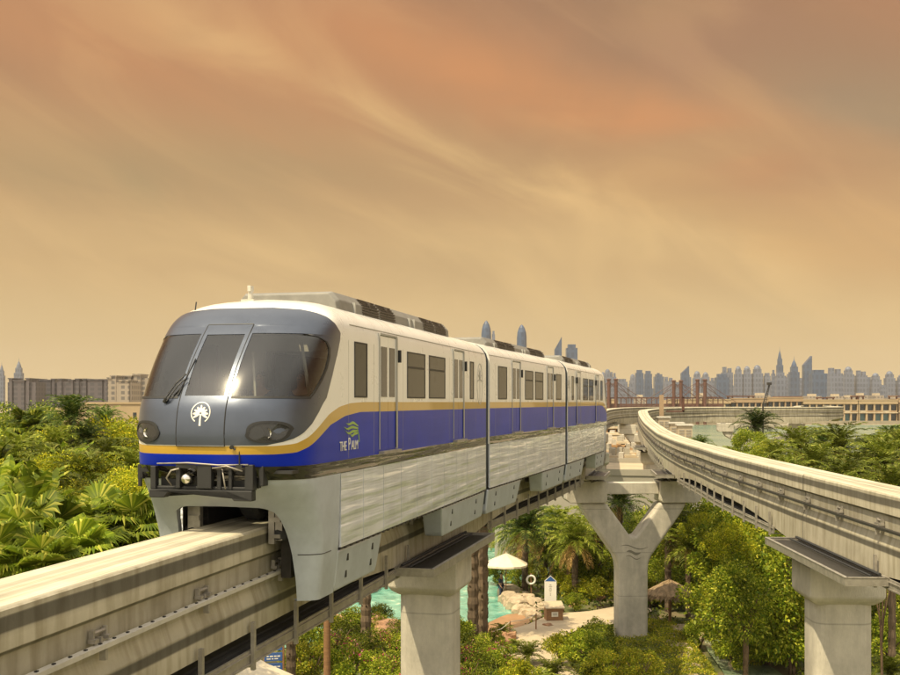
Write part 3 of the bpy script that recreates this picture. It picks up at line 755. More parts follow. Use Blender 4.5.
def surf(p, z, off=0.):
    """nose and side surface: |p|<=1 wraps the nose, beyond that p-1 is metres along the side"""
    W = Wz(z); s0 = herm(SC, z); L = herm(LL, z); a = abs(p); sg = 1 if p >= 0 else -1
    if a <= 1:
        th = a*PI/2; x = W*math.sin(th)**(2/NM); s = s0+L*(1-math.cos(th)**(2/NM))
    else: x = W; s = s0+L+(a-1)
    v = Vector((sg*x, s, z))
    if off:
        e = 1e-3
        n = (surf(p+e, z)-surf(p-e, z)).cross(surf(p, min(z+e, ZT-1e-4))-surf(p, z-e))
        if n.length > 0: n.normalize()
        v += n*off
    return v
def p_of_x(x, z):
    W = Wz(z); r = min(1, abs(x)/W); return math.copysign(math.asin(r**(NM/2))/(PI/2), x)
TOPC = [(-1.3, 1.37), (-1.0, 1.37), (-.7, 1.40), (-.4, 1.50), (0, 1.68), (.4, 1.85), (.9, 1.97), (1.5, 2.03), (2.3, 2.05), (99, 2.05)]
BOTC = [(-1.3, 1.24), (-1., 1.24), (-.7, 1.26), (-.4, 1.34), (0, 1.49), (.5, 1.67), (1.25, 1.81), (2.1, 1.87), (99, 1.87)]
train = thing('monorail_train', (-3.57, 18.05, BT), -math.atan2(-.36+3.57, 31.8-18.05), 'white, gold and blue three car monorail train with grey front and wraparound windscreen', 'monorail train')
CARS = [((-3.57, 18.05), (-.36, 31.8)), ((-.36, 31.8), (3.27, 44.5)), ((3.27, 44.5), (6.75, 57.5))]
T_INV = Matrix.Translation(train.location) @ Matrix.Rotation(train.rotation_euler.z, 4, 'Z')
T_INV = T_INV.inverted()
def car_matrix(a, b, flip=False):
    ang = -math.atan2(b[0]-a[0], b[1]-a[1])
    if flip: a = b; ang += PI
    return T_INV @ (Matrix.Translation((a[0], a[1], BT)) @ Matrix.Rotation(ang, 4, 'Z'))
CM = [car_matrix(*CARS[0]), car_matrix(*CARS[1]), car_matrix(CARS[2][0], CARS[2][1], True)]
CLEN = [13.8, 12.95, 13.15]
def place(o, Mx): o.matrix_local = Mx; return o

def nose_columns(s_end):
    a = [i/22 for i in range(23)]
    side = [1+.12*k for k in range(1, 26)]
    return a+side
WS_RIGHT = [(2.12, .80), (2.2, .84), (2.4, .905), (2.6, .945), (2.8, .945), (2.95, .91), (3.05, .84), (3.12, .72), (3.16, .5)]
MASK_R = [(1.39, .40), (1.45, .60), (1.55, .74), (1.7, .85), (1.9, .94), (2.1, 1.0), (2.5, 1.10), (2.85, 1.12), (3.1, 1.08), (3.25, 1.0), (3.38, .9), (3.48, .78), (3.55, .62), (3.60, .44), (3.62, .2)]
def in_ws(p, z):
    if not (2.17 < z < 3.12): return False
    return abs(p) < lerp(WS_RIGHT, z)-.03
def car_shell(idx, nose, Lc):
    """painted body shell with rows that follow the stripes"""
    cols = []
    if nose:
        pos = nose_columns(Lc)
        S0 = 1.2
        far = [4.0+(Lc-2.85)*k/14 for k in range(1, 15)]
        allp = sorted(set([round(q, 4) for q in pos+far])); allp = [-q for q in reversed(allp) if q > 0]+allp
    rows_spec = []
    def rows_at(s):
        T, B = lerp(TOPC, s), lerp(BOTC, s)
        if not nose: T, B = 2.05, 1.87
        r = [.83, .94, 1.05]+[1.05+(B-1.05)*k/6 for k in range(1, 7)]+[B+(T-B)*k/2 for k in (1, 2)]+[T+(ZR-T)*k/14 for k in range(1, 15)]
        r += [ZR+(ZT-ZR)*math.sin(PI/2*k/12)**(2/KR) for k in range(1, 12)]+[ZT-1e-4]
        return r
    mids = [3]*2+[1]*6+[2]*2+[0]*26   # material per row: 3 black, 1 blue, 2 gold, 0 white; 4 the dark lining under the grey mask
    vs = []; fs = []; mi = []
    if nose:
        for p in allp:
            s = surf(p, 1.5)[1]
            for z in rows_at(s):
                v = surf(p, z)
                if abs(p) > 1:   # straighten towards the far end
                    t = min(1, (abs(p)-1)/3); v.y = v.y*(1-t)+(surf(1, 1.5).y+(abs(p)-1))*t
                    v.y = min(v.y, Lc)
                vs.append(v)
        nr = len(rows_at(0)); nc = len(allp)
    else:
        nr = len(rows_at(0)); ys = [.25+(Lc-.25)*k/10 for k in range(11)]
        for side in (-1, 1):
            pass
        allp = [-1-y for y in reversed(ys)]+[1+y for y in ys]; nc = len(allp)
        for p in allp:
            for z in rows_at(5): vs.append((math.copysign(Wz(z), p), abs(p)-1, z))
    for i in range(nc-1):
        if not nose and i == len(ys)-1: continue
        for k in range(nr-1):
            a = i*nr+k
            if nose:
                pc = (allp[i]+allp[i+1])/2; zc = (vs[a][2]+vs[a+nr+1][2])/2
                if in_ws(pc, zc): continue
            fs.append((a, a+nr, a+nr+1, a+1)); mi.append(4 if nose and 2.0 < zc < 3.3 and abs(pc) < lerp(WS_RIGHT, zc)+.03 else mids[k])
    # end wall(s)
    mb = MB(); mb.v = [tuple(v) for v in vs]; mb.f = fs; mb.mi = mi
    def wall(y):
        prof = [(Wz(z), z) for z in rows_at(5)]; mb.m = 0
        poly = prof+[(-x, z) for x, z in reversed(prof)]
        mb.add([(x, y, z) for x, z in poly], [tuple(range(len(poly)))])
    wall(Lc)
    if not nose: wall(.25)
    o = mb.build('car_body', [M['white'], M['blue'], M['gold'], M['gloss_black'], M['black']], train, smooth=True)
    bm = bmesh.new(); bm.from_mesh(o.data); bmesh.ops.remove_doubles(bm, verts=bm.verts, dist=.0006)
    bmesh.ops.recalc_face_normals(bm, faces=bm.faces)
    for e in bm.edges:
        if len(e.link_faces) == 2 and e.calc_face_angle(0) > R(40): e.smooth = False
    bm.to_mesh(o.data); bm.free()
    place(o, CM[idx]); return o
bodies = [car_shell(0, True, CLEN[0]), car_shell(1, False, CLEN[1]), car_shell(2, True, CLEN[2])]

def patch(name, rows, mat, off, parent, Mx, thick=.012, nseg=24):
    """rows: list of (z, p0, p1): a skin laid just above the nose surface, with a rim of real thickness"""
    vs = []; fs = []
    n = nseg
    for z, p0, p1 in rows:
        for k in range(n+1): vs.append(surf(p0+(p1-p0)*k/n, z, off))
    nr = len(rows)
    for i in range(nr-1):
        for k in range(n): a = i*(n+1)+k; fs.append((a, a+1, a+n+2, a+n+1))
    # rim back to the shell
    b = len(vs)
    edge = [(i, k) for k in range(n+1) for i in (0,)]+[(i, n) for i in range(1, nr)]+[(nr-1, k) for k in range(n-1, -1, -1)]+[(i, 0) for i in range(nr-2, 0, -1)]
    for i, k in edge:
        z, p0, p1 = rows[i]; vs.append(surf(p0+(p1-p0)*k/n, z, off-thick))
    m = len(edge)
    for j in range(m):
        a = edge[j][0]*(n+1)+edge[j][1]; c = edge[(j+1) % m][0]*(n+1)+edge[(j+1) % m][1]
        fs.append((c, a, b+j, b+(j+1) % m))
    o = new_obj(name, vs, fs, mat, parent, smooth=True)
    bm = bmesh.new(); bm.from_mesh(o.data)
    bmesh.ops.recalc_face_normals(bm, faces=bm.faces)
    for e in bm.edges:
        if len(e.link_faces) == 2 and e.calc_face_angle(0) > R(35): e.smooth = False
    bm.to_mesh(o.data); bm.free()
    if Mx is not None: place(o, Mx)
    return o
def zrows(a, b, n): return [a+(b-a)*k/n for k in range(n+1)]

def nose_kit(Mx, front):
    # grey mask round the windscreen, with the glass openings left free
    def mask_piece(side):
        rows_lo = [(z, (p_of_x(.40, z)), lerp(MASK_R, z)) for z in zrows(1.39, 2.12, 14)]
        return rows_lo
    dx = .395
    top_z = 3.30
    for sgn in (1, -1):
        # lower cheek
        rows = [(z, sgn*p_of_x(dx+.012, z), sgn*max(lerp(MASK_R, z), p_of_x(dx+.03, z))) for z in zrows(1.385, 2.12, 16)]
        patch('front_cheek', rows, M['grey'], .012, train, Mx)
        # strip outside the glass, and brow above it
        rows = [(z, sgn*lerp(WS_RIGHT, z), sgn*lerp(MASK_R, z)) for z in zrows(2.12, 3.16, 26)]
        patch('window_surround', rows, M['grey'], .012, train, Mx, nseg=8)
        rows = [(z, sgn*p_of_x(dx+.012, z) if z < top_z else 0, sgn*lerp(MASK_R, z)) for z in zrows(3.16, top_z-.002, 4)+zrows(top_z, 3.62, 12)]
        patch('brow', rows, M['grey'], .012, train, Mx)
        # pane
        rows = [(z, sgn*p_of_x(dx+.05, z), sgn*(lerp(WS_RIGHT, z)-.004)) for z in zrows(2.125, 3.155, 26)]
        patch('windscreen', rows, M['glass'], .006, train, Mx)
        rows = [(z, sgn*p_of_x(dx+.012, z), sgn*p_of_x(dx+.05, z)) for z in zrows(2.12, 3.16, 14)]
        patch('screen_pillar', rows, M['grey'], .016, train, Mx, nseg=3)
        # black seal under and round the pane
        rows = [(z, sgn*p_of_x(dx+.05, z), sgn*(lerp(WS_RIGHT, 2.125))) for z in zrows(2.10, 2.135, 2)]
        patch('screen_seal', rows, M['black'], .018, train, Mx)
        rows = [(z, sgn*(lerp(WS_RIGHT, z)-.022), sgn*(lerp(WS_RIGHT, z)+.006)) for z in zrows(2.12, 3.15, 40)]
        patch('screen_seal', rows, M['black'], .016, train, Mx, nseg=3)
    # centre door
    d = []
    for z0, z1 in ((1.375, 2.14), (3.14, 3.31)):
        d.append(patch('front_door', [(z, p_of_x(-dx, z), p_of_x(dx, z)) for z in zrows(z0, z1, 8)], M['grey'], .016, train, Mx, nseg=10))
    patch('front_door_glass', [(z, p_of_x(-.33, z), p_of_x(.33, z)) for z in zrows(2.14, 3.14, 20)], M['glass'], .008, train, Mx, nseg=12)
    for sg in (-1, 1):
        rows = [(z, sg*p_of_x(.33, z), sg*p_of_x(dx, z)) for z in zrows(2.14, 3.14, 14)]
        patch('door_stile', rows, M['grey'], .016, train, Mx, nseg=3)
    # dark gap lines round the door
    mb = MB()
    for sg in (-1, 1): mb.tube([surf(sg*p_of_x(dx+.006, z), z, .012) for z in zrows(1.37, 3.31, 30)], .010, 5)
    for z in (1.372, 3.315): mb.tube([surf(p_of_x(x, z), z, .014) for x in np.linspace(-dx, dx, 9)], .010, 5)
    place(mb.build('door_gap', M['black'], train), Mx)
    if not front: return
    # emblem: ring with a palm of fronds
    mb = MB(); zc, xc, r = 1.88, 0., .155
    def on(x, z, off=.022): return surf(p_of_x(x, z) if abs(x) > 1e-6 else 0, z, off)
    def ribbon(pts, w):
        vs = []
        for i, (x, z, ww) in enumerate(pts):
            a = pts[max(0, i-1)]; b = pts[min(len(pts)-1, i+1)]; dx_, dz_ = b[0]-a[0], b[1]-a[1]; l = math.hypot(dx_, dz_) or 1
            nx, nz = -dz_/l*ww*w, dx_/l*ww*w
            vs += [on(x+nx, z+nz), on(x-nx, z-nz), on(x+nx, z+nz, .012), on(x-nx, z-nz, .012)]
        fs = []
        for i in range(len(pts)-1): a = i*4; fs += [(a, a+1, a+5, a+4), (a, a+4, a+6, a+2), (a+1, a+3, a+7, a+5)]
        mb.add(vs, fs)
    a0, a1 = R(-58), R(238)
    ribbon([(xc+r*math.cos(a), zc+r*math.sin(a), 1) for a in np.linspace(a0, a1, 34)], .008)
    for k in range(9):
        a = R(-25+k*230/8); pts = []
        for t in np.linspace(.12, 1, 7): pts.append((xc+r*.82*t*math.cos(a), zc-.01+r*.8*t*math.sin(a)-.015*t*t*(0 if abs(math.cos(a)) < .4 else 1), .35+1.1*math.sin(PI*min(1, t*.9))))
        ribbon(pts, .013)
    ribbon([(xc, zc-.02, 1), (xc, zc-.1, 1), (xc, zc-.2, 1.3)], .013)
    place(mb.build('nose_emblem', M['logo_white'], train), Mx)
    # headlamps
    for sg in (1, -1):
        cx, cz = sg*1.00, 1.58
        def blob(sx, sz, k=0):
            out = []
            for i in range(28):
                a = 2*PI*i/28; ca, sa = math.cos(a), math.sin(a)
                e = 2/2.6; x = sx*math.copysign(abs(ca)**e, ca); z = sz*math.copysign(abs(sa)**e, sa)
                if z < 0: z *= .9; x *= (1-.12*(-z/sz))
                x += sg*.03 if z > 0 else 0
                out.append((x, z))
            return out
        mb = MB(); ring_o = blob(.30, .175); ring_i = blob(.255, .14); vs = []
        for pts, off in ((ring_o, .013), (ring_o, .03), (ring_i, .03), (ring_i, -.01)): vs += [on(cx+x, cz+z, off) for x, z in pts]
        fs = [(j*28+i, j*28+(i+1) % 28, (j+1)*28+(i+1) % 28, (j+1)*28+i) for j in range(3) for i in range(28)]
        mb.add(vs, fs); hl = place(mb.build('headlight', M['black'], train), Mx)
        mb = MB(); mb.add([on(cx+x, cz+z, .022) for x, z in blob(.257, .142)]+[on(cx, cz, .03)], [(i, (i+1) % 28, 28) for i in range(28)]); mb.build('lens', M['lamp'], hl, smooth=True)
        mb = MB(); mb.add([on(cx+x*.98, cz+z*.98, .0145) for x, z in blob(.257, .142)]+[on(cx, cz, .0145)], [(i, (i+1) % 28, 28) for i in range(28)]); mb.build('lamp_backing', M['darkmetal'], hl)
        c = on(cx+.03, cz-.01, .018); mb = MB()
        mb.lathe([(0, .03), (.05, .035), (.07, .05), (.075, .06)], n=14); lamp = mb.build('reflector', M['chrome'], hl); lamp.rotation_euler = (R(90), 0, 0); lamp.location = (c.x, c.y+.048, c.z)
    # wiper
    mb = MB(); q = [on(-.62, 2.08, .05), on(-.50, 2.35, .075), on(-.33, 2.52, .07)]
    mb.tube([on(-.66, 2.03, .03), on(-.62, 2.08, .06)], .035, 8)
    mb.tube([on(-.66, 2.04, .06), on(-.50, 2.30, .085), on(-.38, 2.45, .075)], .014, 6); mb.tube([on(-.60, 2.04, .06), on(-.46, 2.26, .085), on(-.36, 2.38, .075)], .012, 6)
    mb.tube([on(-.44, 2.14, .035), on(-.34, 2.72, .035)], [.014, .010], 6)
    place(mb.build('wiper', M['black'], train), Mx)
    mb = MB(); mb.tube([on(.52, 1.36, .02), on(.52, 1.36, .06)], .03, 10); mb.tube([on(.56, 1.33, .02), on(.56, 1.34, .05)], .02, 8); place(mb.build('front_camera', M['black'], train), Mx)
nose_kit(CM[0], True); nose_kit(CM[2], False)

def ring_wall(x0f, rows, pL, name, mat): pass
def skirt(Mx, front):
    """lower front apron with the opening the beam passes through"""
    mats = [M['skirt'], M['darkmetal']]
    def open_x(z):          # half width of the opening
        return lerp([(-1.3, 1.06), (-.9, 1.05), (-.45, 1.01), (-.1, .96), (.15, .91), (.27, .86), (.33, .76), (.36, .60), (.37, 0)], z)
    vs = []; fs = []
    zs = zrows(-1.22, -.45, 10)[:-1]+zrows(-.45, .2, 10)[:-1]+zrows(.2, .37, 10)[:-1]+zrows(.37, .829, 8)
    for side in (1, -1):
        vs = []; fs = []; n = 26
        for z in zs:
            ox = open_x(z) if z < .37 else 0
            p0 = p_of_x(ox, z) if ox > 0 else 0
            r_end = 1.42 if z < -.45 else 1.42
            for k in range(n+1):
                p = p0+(1-p0)*min(1, k/(n-6)) if k <= n-6 else 1+(r_end-1)*(k-(n-6))/6
                v = surf(side*p, z)
                if p > 1:
                    t = (p-1)/(r_end-1); v.y = v.y*(1-t)+1.0*t
                if z > .8: v.y += .03
                vs.append(v)
        nr = len(zs)
        for i in range(nr-1):
            for k in range(n): a = i*(n+1)+k; fs.append((a, a+1, a+n+2, a+n+1))
        # thickness: inner return of the opening and of the lower edge
        b = len(vs)
        for i in range(nr):
            v = Vector(vs[i*(n+1)]); vs.append(v+Vector((0, .16, 0))+Vector((side*.02, 0, 0)))
        for i in range(nr-1):
            if zs[i] < .36: fs.append((i*(n+1), (i+1)*(n+1), b+i+1, b+i))
        b2 = len(vs)
        for k in range(n+1):
            v = Vector(vs[k]); vs.append(v+Vector((-side*.09, .06, .02)))
        for k in range(n): fs.append((k, b2+k, b2+k+1, k+1))
        o = new_obj('front_apron', vs, fs, M['skirt'], train, smooth=True)
        bm = bmesh.new(); bm.from_mesh(o.data); bmesh.ops.remove_doubles(bm, verts=bm.verts, dist=.0005); bmesh.ops.recalc_face_normals(bm, faces=bm.faces)
        for e in bm.edges:
            if len(e.link_faces) == 2 and e.calc_face_angle(0) > R(35): e.smooth = False
        bm.to_mesh(o.data); bm.free(); place(o, Mx)
        mb = MB(); mb.tube([surf(side*p, -.45, .002) for p in np.linspace(p_of_x(1.1, -.45), 1.3, 16)], .008, 4)
        place(mb.build('apron_seam', M['darkmetal'], train), Mx)
    if front:
        # coupler cradle under the blue band
        mb = MB()
        fy = -1.14; Mx0 = Mx; Mx = Mx @ Matrix.Translation((.07, 0, .085))
        mb.prism([(-.97, .47), (-.72, .47), (-.62, .58), (.32, .58), (.46, .44), (.76, .44), (.76, .60), (-.97, .60)], fy-.06, fy+.10)
        mb.box(-.97, -.88, fy-.02, fy+.10, .60, .96); mb.box(.62, .76, fy-.02, fy+.14, .60, 1.0); mb.box(.80, .88, fy+.1, fy+.3, .66, .98)
        mb.prism([(-.52, .61), (.02, .61), (.02, .96), (-.50, 1.0)], fy+.10, fy+.16)
        mb.box(-.16, .08, fy-.05, fy+.08, .62, 1.0); mb.box(-.52, -.16, fy-.05, fy+.08, .93, 1.01)
        mb.box(-.52, -.45, fy-.05, fy+.08, .62, .93)
        mb.box(.15, .22, fy, fy+.1, .60, .95); mb.box(.34, .40, fy, fy+.1, .60, .95)
        mb.box(-.9, .65, fy+.02, fy+.10, .60, .65)
        place(mb.build('coupler_frame', M['black'], train, bevel=.012), Mx)
        mb = MB(); mb.lathe([(0, 0), (.05, .01), (.085, .05), (.10, .12), (.10, .22)], n=18); c = mb.build('coupler_head', M['chrome'], train, smooth=True)
        c.matrix_local = Mx @ Matrix.Translation((-.34, fy-.12, .77)) @ Matrix.Rotation(R(-90), 4, 'X')
        mb = MB()
        mb.tube([(-.85, fy-.02, 1.0), (-.3, fy-.07, 1.02), (.2, fy-.05, .99), (.68, fy-.02, 1.0)], .013, 6)
        mb.tube([(-.60, fy-.02, .66), (-.66, fy-.08, .78), (-.58, fy-.08, .90), (-.45, fy-.07, .93)], .014, 6)
        mb.tube([(.1, fy-.05, .94), (.35, fy-.08, .98), (.6, fy-.05, .90)], .012, 6); mb.tube([(.25, fy-.02, .93), (.32, fy-.05, .62)], .012, 6)
        place(mb.build('coupler_hoses', M['steel'], train, smooth=True), Mx)
        mb = MB(); mb.tube([(.55, fy-.05, .95), (.55, fy-.05, 1.22)], .012, 6); mb.box(.50, .60, fy-.07, fy-.03, .95, 1.0); place(mb.build('guide_pin', M['black'], train), Mx)
        mb = MB(); mb.prism([(-.9, .62), (.75, .62), (.75, 1.0), (-.9, 1.0)], fy+.2, fy+.32); mb.box(-1.3, 1.3, -.9, -.1, .85, .9); place(mb.build('coupler_recess', M['black'], train), Mx)
        mb = MB(); mb.tube([(-1.42, -.62, .95), (-1.42, -.62, .72)], .06, 8); mb.tube([(-1.42, -.66, .60), (-1.42, -.66, .74)], .035, 8)
        place(mb.build('side_fitting', M['black'], train), Mx)
skirt(CM[0], True); skirt(CM[2], False)

# side sills, bogie covers, doors, windows
def side_panels(idx, y0, y1, n):
    """silver wall panels below the black band, one thin sheet each"""
    for sg in (1, -1):
        for k in range(n):
            a, b = y0+(y1-y0)*k/n+.013, y0+(y1-y0)*(k+1)/n-.013
            mb = MB(); x0, x1 = sorted((sg*1.46, sg*1.502)); mb.box(x0, x1, a, b, -.445, .825)
            o = mb.build('side_panel', M['silver'], train); place(o, CM[idx])
        mb = MB(); x0, x1 = sorted((sg*1.40, sg*1.455)); mb.box(x0, x1, y0, y1, -.46, .84)
        mb.box(min(sg*1.47, sg*1.50), max(sg*1.47, sg*1.50), y0+.02, y1-.02, -.475, -.45)
        for k in range(int((y1-y0)/.33)): y = y0+.2+k*.33; mb.box(min(sg*1.46, sg*1.515), max(sg*1.46, sg*1.515), y, y+.12, -.485, -.455)
        place(mb.build('sill', M['darkmetal'], train), CM[idx])
side_panels(0, 1.03, CLEN[0], 10); side_panels(1, .25, CLEN[1], 10); side_panels(2, 1.03, CLEN[2], 9)
def bogie_cover(idx, y0, y1, rake0, rake1, front=False):
    for sg in (1, -1):
        mb = MB()
        zb = -1.22
        poly = [(y0, -.49), (y1, -.49), (y1-rake1, zb+.1), (y1-rake1-.08, zb), (y0+rake0+.08, zb), (y0+rake0, zb+.1)]
        n = len(poly)
        vs = [(sg*(1.47-.09*((-.49-z)/.73)), y, z) for y, z in poly]+[(sg*(.95-.03*((-.49-z)/.73)), y, z) for y, z in poly]
        mb.add(vs, [tuple(range(n)), tuple(reversed(range(n, 2*n)))]+[(i, n+i, n+(i+1) % n, (i+1) % n) for i in range(n)])
        o = place(mb.build('bogie_cover', M['skirt'], train, bevel=.04), CM[idx])
        mb = MB()
        for yy in (y0+(y1-y0)*.22, y0+(y1-y0)*.78):
            for z in (-.68, -.98):
                x = 1.47-.09*((-.49-z)/.73); mb.box(min(sg*(x-.02), sg*(x+.012)), max(sg*(x-.02), sg*(x+.012)), yy-.035, yy+.035, z-.06, z+.06)
        mb.build('latch', M['black'], o)
bogie_cover(0, .98, 3.6, 0, .12); bogie_cover(0, 8.6, CLEN[0], .35, 0)
bogie_cover(1, .25, 4.7, 0, .35); bogie_cover(1, 8.3, CLEN[1], .35, 0)
bogie_cover(2, .98, 4.0, 0, .3); bogie_cover(2, 8.0, CLEN[2], .35, 0)
for i in range(3):
    a = .3 if i == 1 else .6
    mb = MB(); mb.box(-1.38, 1.38, a, CLEN[i], .70, .86); mb.box(-1.3, 1.3, a+4.6, 8.2, .3, .70)
    place(mb.build('underframe', M['darkmetal'], train), CM[i])
    for yc in ((1.9, 11.3) if i == 0 else ((2.4, 10.6) if i == 1 else (2.2, 10.2))):
        mb = MB()
        for sg in (1, -1):
            x0, x1 = sorted((sg*.66, sg*.84)); mb.box(x0, x1, yc-1.5, yc+1.5, -.9, .55)
            mb.box(min(sg*.70, sg*.80), max(sg*.70, sg*.80), yc-1.85, yc-1.5, .1, .3)
        mb.box(-.84, .84, yc-.9, yc+.9, .52, .70)
        bg = place(mb.build('bogie_frame', M['darkmetal'], train), CM[i])
        for sg in (1, -1):
            for yy in (yc-1.72, yc+1.6):
                mb = MB(); mb.lathe([(.02, -.1), (.17, -.1), (.2, -.06), (.2, .06), (.17, .1), (.02, .1)], n=16)
                w = mb.build('guide_wheel', M['rubber'], bg); w.location = (sg*.76, yy, -.13)
        for yy in (yc-1.0, yc+1.0):
            mb = MB(); mb.lathe([(.05, -.17), (.42, -.17), (.48, -.1), (.48, .1), (.42, .17), (.05, .17)], n=20)
            mb.v = [(z, y+yy, x+.485) for x, y, z in mb.v]
            mb.build('load_wheel', M['rubber'], bg)
# front brackets seen in the opening
for sg in (1, -1):
    mb = MB()
    mb.box(sg*.66-.05, sg*.66+.05, -.02, .1, -.28, .36); mb.box(sg*.78-.06, sg*.78+.06, .0, .12, -.22, .30); mb.box(sg*.72-.1, sg*.72+.1, -.04, .04, .08, .16); mb.box(sg*.72-.1, sg*.72+.1, -.04, .04, -.18, -.12)
    place(mb.build('guard_bracket', M['steel'], train), CM[0])

def pane(idx, sg, y0, y1, z0, z1, name='window', divider=None, parent=None):
    """side window: black frame proud of the wall, glass inside"""
    mb = MB(); w = .028; X = 1.503
    def bx(a, b, c, d, xo=.012): mb.box(*sorted((sg*(X-.03), sg*(X+xo))), a, b, c, d)
    bx(y0, y1, z0, z0+w); bx(y0, y1, z1-w, z1); bx(y0, y0+w, z0+w, z1-w); bx(y1-w, y1, z0+w, z1-w)
    if divider: bx(y0+w, y1-w, divider-.02, divider+.025)
    o = place(mb.build(name, M['black'], train), CM[idx])
    mb = MB(); mb.box(*sorted((sg*(X-.04), sg*(X+.004))), y0+w, y1-w, z0+w, z1-w); mb.build('pane', M['sideglass'], o)
    return o
def door(idx, sg, y0, y1):
    X = 1.503; zb, zt = 1.14, 3.34
    mb = MB(); mb.m = 0
    ym = (y0+y1)/2
    mb2 = []
    # leaf in three colours like the wall
    for k, (a, b) in enumerate(((y0+.03, ym-.006), (ym+.006, y1-.03))):
        for (z0, z1, m) in ((zb, 1.868, 1), (1.868, 2.052, 2), (2.052, zt-.02, 0)):
            mb.m = m; mb.box(*sorted((sg*(X-.05), sg*(X+.010))), a, b, z0, z1)
    o = place(mb.build('door', [M['white'], M['blue'], M['gold']], train), CM[idx])
    mb = MB()
    mb.box(*sorted((sg*(X-.05), sg*(X+.035))), y1-.03, y1+.05, zb-.02, zt)   # trailing rail
    mb.box(*sorted((sg*(X-.05), sg*(X+.018))), y0, y0+.02, zb, zt); mb.box(*sorted((sg*(X-.05), sg*(X+.024))), y0, y1+.05, zt, zt+.035)
    mb.m = 1; mb.box(*sorted((sg*(X-.02), sg*(X+.022))), y1-.05, y1+.06, zb, 1.868)
    mb.build('door_frame', [M['logo_grey'], M['black']], o)
    for a, b in ((y0+.09, ym-.09), (ym+.08, y1-.11)):
        mb = MB(); mb.box(*sorted((sg*(X+.004), sg*(X+.018))), a, b, 2.15, 3.12); mb.build('door_window', M['window_dark'], o)
    mb = MB(); mb.box(*sorted((sg*(X-.03), sg*(X+.11))), y0-.02, y1+.08, zb-.09, zb-.035); mb.build('step', M['steel'], o)
    mb = MB(); mb.box(*sorted((sg*(X+.0), sg*(X+.08))), y1+.10, y1+.16, 2.85, 3.1); mb.build('door_camera', M['black'], o)
def emblem_side(idx, sg, yc, zc, a, b):
    mb = MB(); X = 1.506
    def rib(pts, w):
        vs = []
        for i, (y, z) in enumerate(pts):
            p = pts[max(0, i-1)]; q = pts[min(len(pts)-1, i+1)]; dy, dz = q[0]-p[0], q[1]-p[1]; l = math.hypot(dy, dz) or 1
            vs += [(sg*(X+.003), y-dz/l*w, z+dy/l*w), (sg*(X+.003), y+dz/l*w, z-dy/l*w), (sg*(X-.01), y-dz/l*w, z+dy/l*w), (sg*(X-.01), y+dz/l*w, z-dy/l*w)]
        mb.add(vs, [f for i in range(len(pts)-1) for f in ((i*4, i*4+4, i*4+5, i*4+1), (i*4, i*4+2, i*4+6, i*4+4), (i*4+1, i*4+5, i*4+7, i*4+3))])
    rib([(yc+a*math.cos(t), zc+b*math.sin(t)) for t in np.linspace(0, 2*PI, 40)], .012)
    for k in range(7):
        t = R(10+k*160/6); rib([(yc+a*.8*u*math.cos(t), zc+.1+b*.75*u*math.sin(t)-.1*u*u) for u in np.linspace(.1, 1, 6)], .014)
    rib([(yc, zc+.1), (yc+.01, zc-.25), (yc, zc-b*.85)], .014)
    place(mb.build('side_emblem', M['logo_grey'], train), CM[idx])
for sg in (1, -1):
    for i in (0, 2):
        door(i, sg, 3.29, 4.43); door(i, sg, 9.62, 10.74)
        pane(i, sg, 1.77, 2.51, 2.13, 3.13); pane(i, sg, 11.60, 12.08, 2.13, 3.13)
        pane(i, sg, 5.31, 6.80, 2.13, 3.11, divider=2.78); pane(i, sg, 7.18, 8.73, 2.13, 3.11, divider=2.78)
        emblem_side(i, sg, 12.9, 2.55, .36, .56)
    door(1, sg, 3.19, 4.33); door(1, sg, 9.04, 10.18)
    pane(1, sg, 1.29, 2.45, 2.13, 3.13); pane(1, sg, 10.87, 11.95, 2.13, 3.13)
    pane(1, sg, 5.16, 6.49, 2.13, 3.11, divider=2.78); pane(1, sg, 6.83, 8.28, 2.13, 3.11, divider=2.78)
# sheet joints and a rain gutter on the painted body
for i in range(3):
    mb = MB()
    for sg in (1, -1):
        for y in ((1.45, 2.95, 5.0, 9.2, 11.2, 12.35) if i != 1 else (.95, 2.85, 4.75, 8.7, 10.6, 12.3)):
            mb.box(*sorted((sg*1.49, sg*1.5025)), y-.006, y+.006, 1.07, 3.14)
        a = 1.6 if i != 1 else .3
        mb.tube([(sg*Wz(3.42), a, 3.42), (sg*Wz(3.42), CLEN[i]-.1, 3.42)], .012, 5)
    place(mb.build('body_seam', M['seam'], train), CM[i])
# gangway bellows between the cars
for i, (y0, y1) in ((0, (CLEN[0]-.05, CLEN[0]+.55)), (1, (CLEN[1]-.05, CLEN[1]+.50))):
    mb = MB()
    prof = [(Wz(z)*.985, z) for z in [-.9, -.45, 0, .83, 1.5, 2.2, 3.0, 3.15, 3.3, 3.45, 3.6, 3.7, 3.8, 3.855]]
    full = prof+[(-x, z) for x, z in reversed(prof)]; n = len(full); vs = []; K = 9
    for k in range(K):
        y = y0+(y1-y0)*k/(K-1); f = 1-.03*(k % 2)
        vs += [(x*f, y, z) for x, z in full]
    mb.add(vs, [(k*n+j, k*n+(j+1) % n, (k+1)*n+(j+1) % n, (k+1)*n+j) for k in range(K-1) for j in range(n-1)])
    place(mb.build('gangway_bellows', pmat('bellows', (.03, .04, .05), .6, var=.2), train), CM[i])
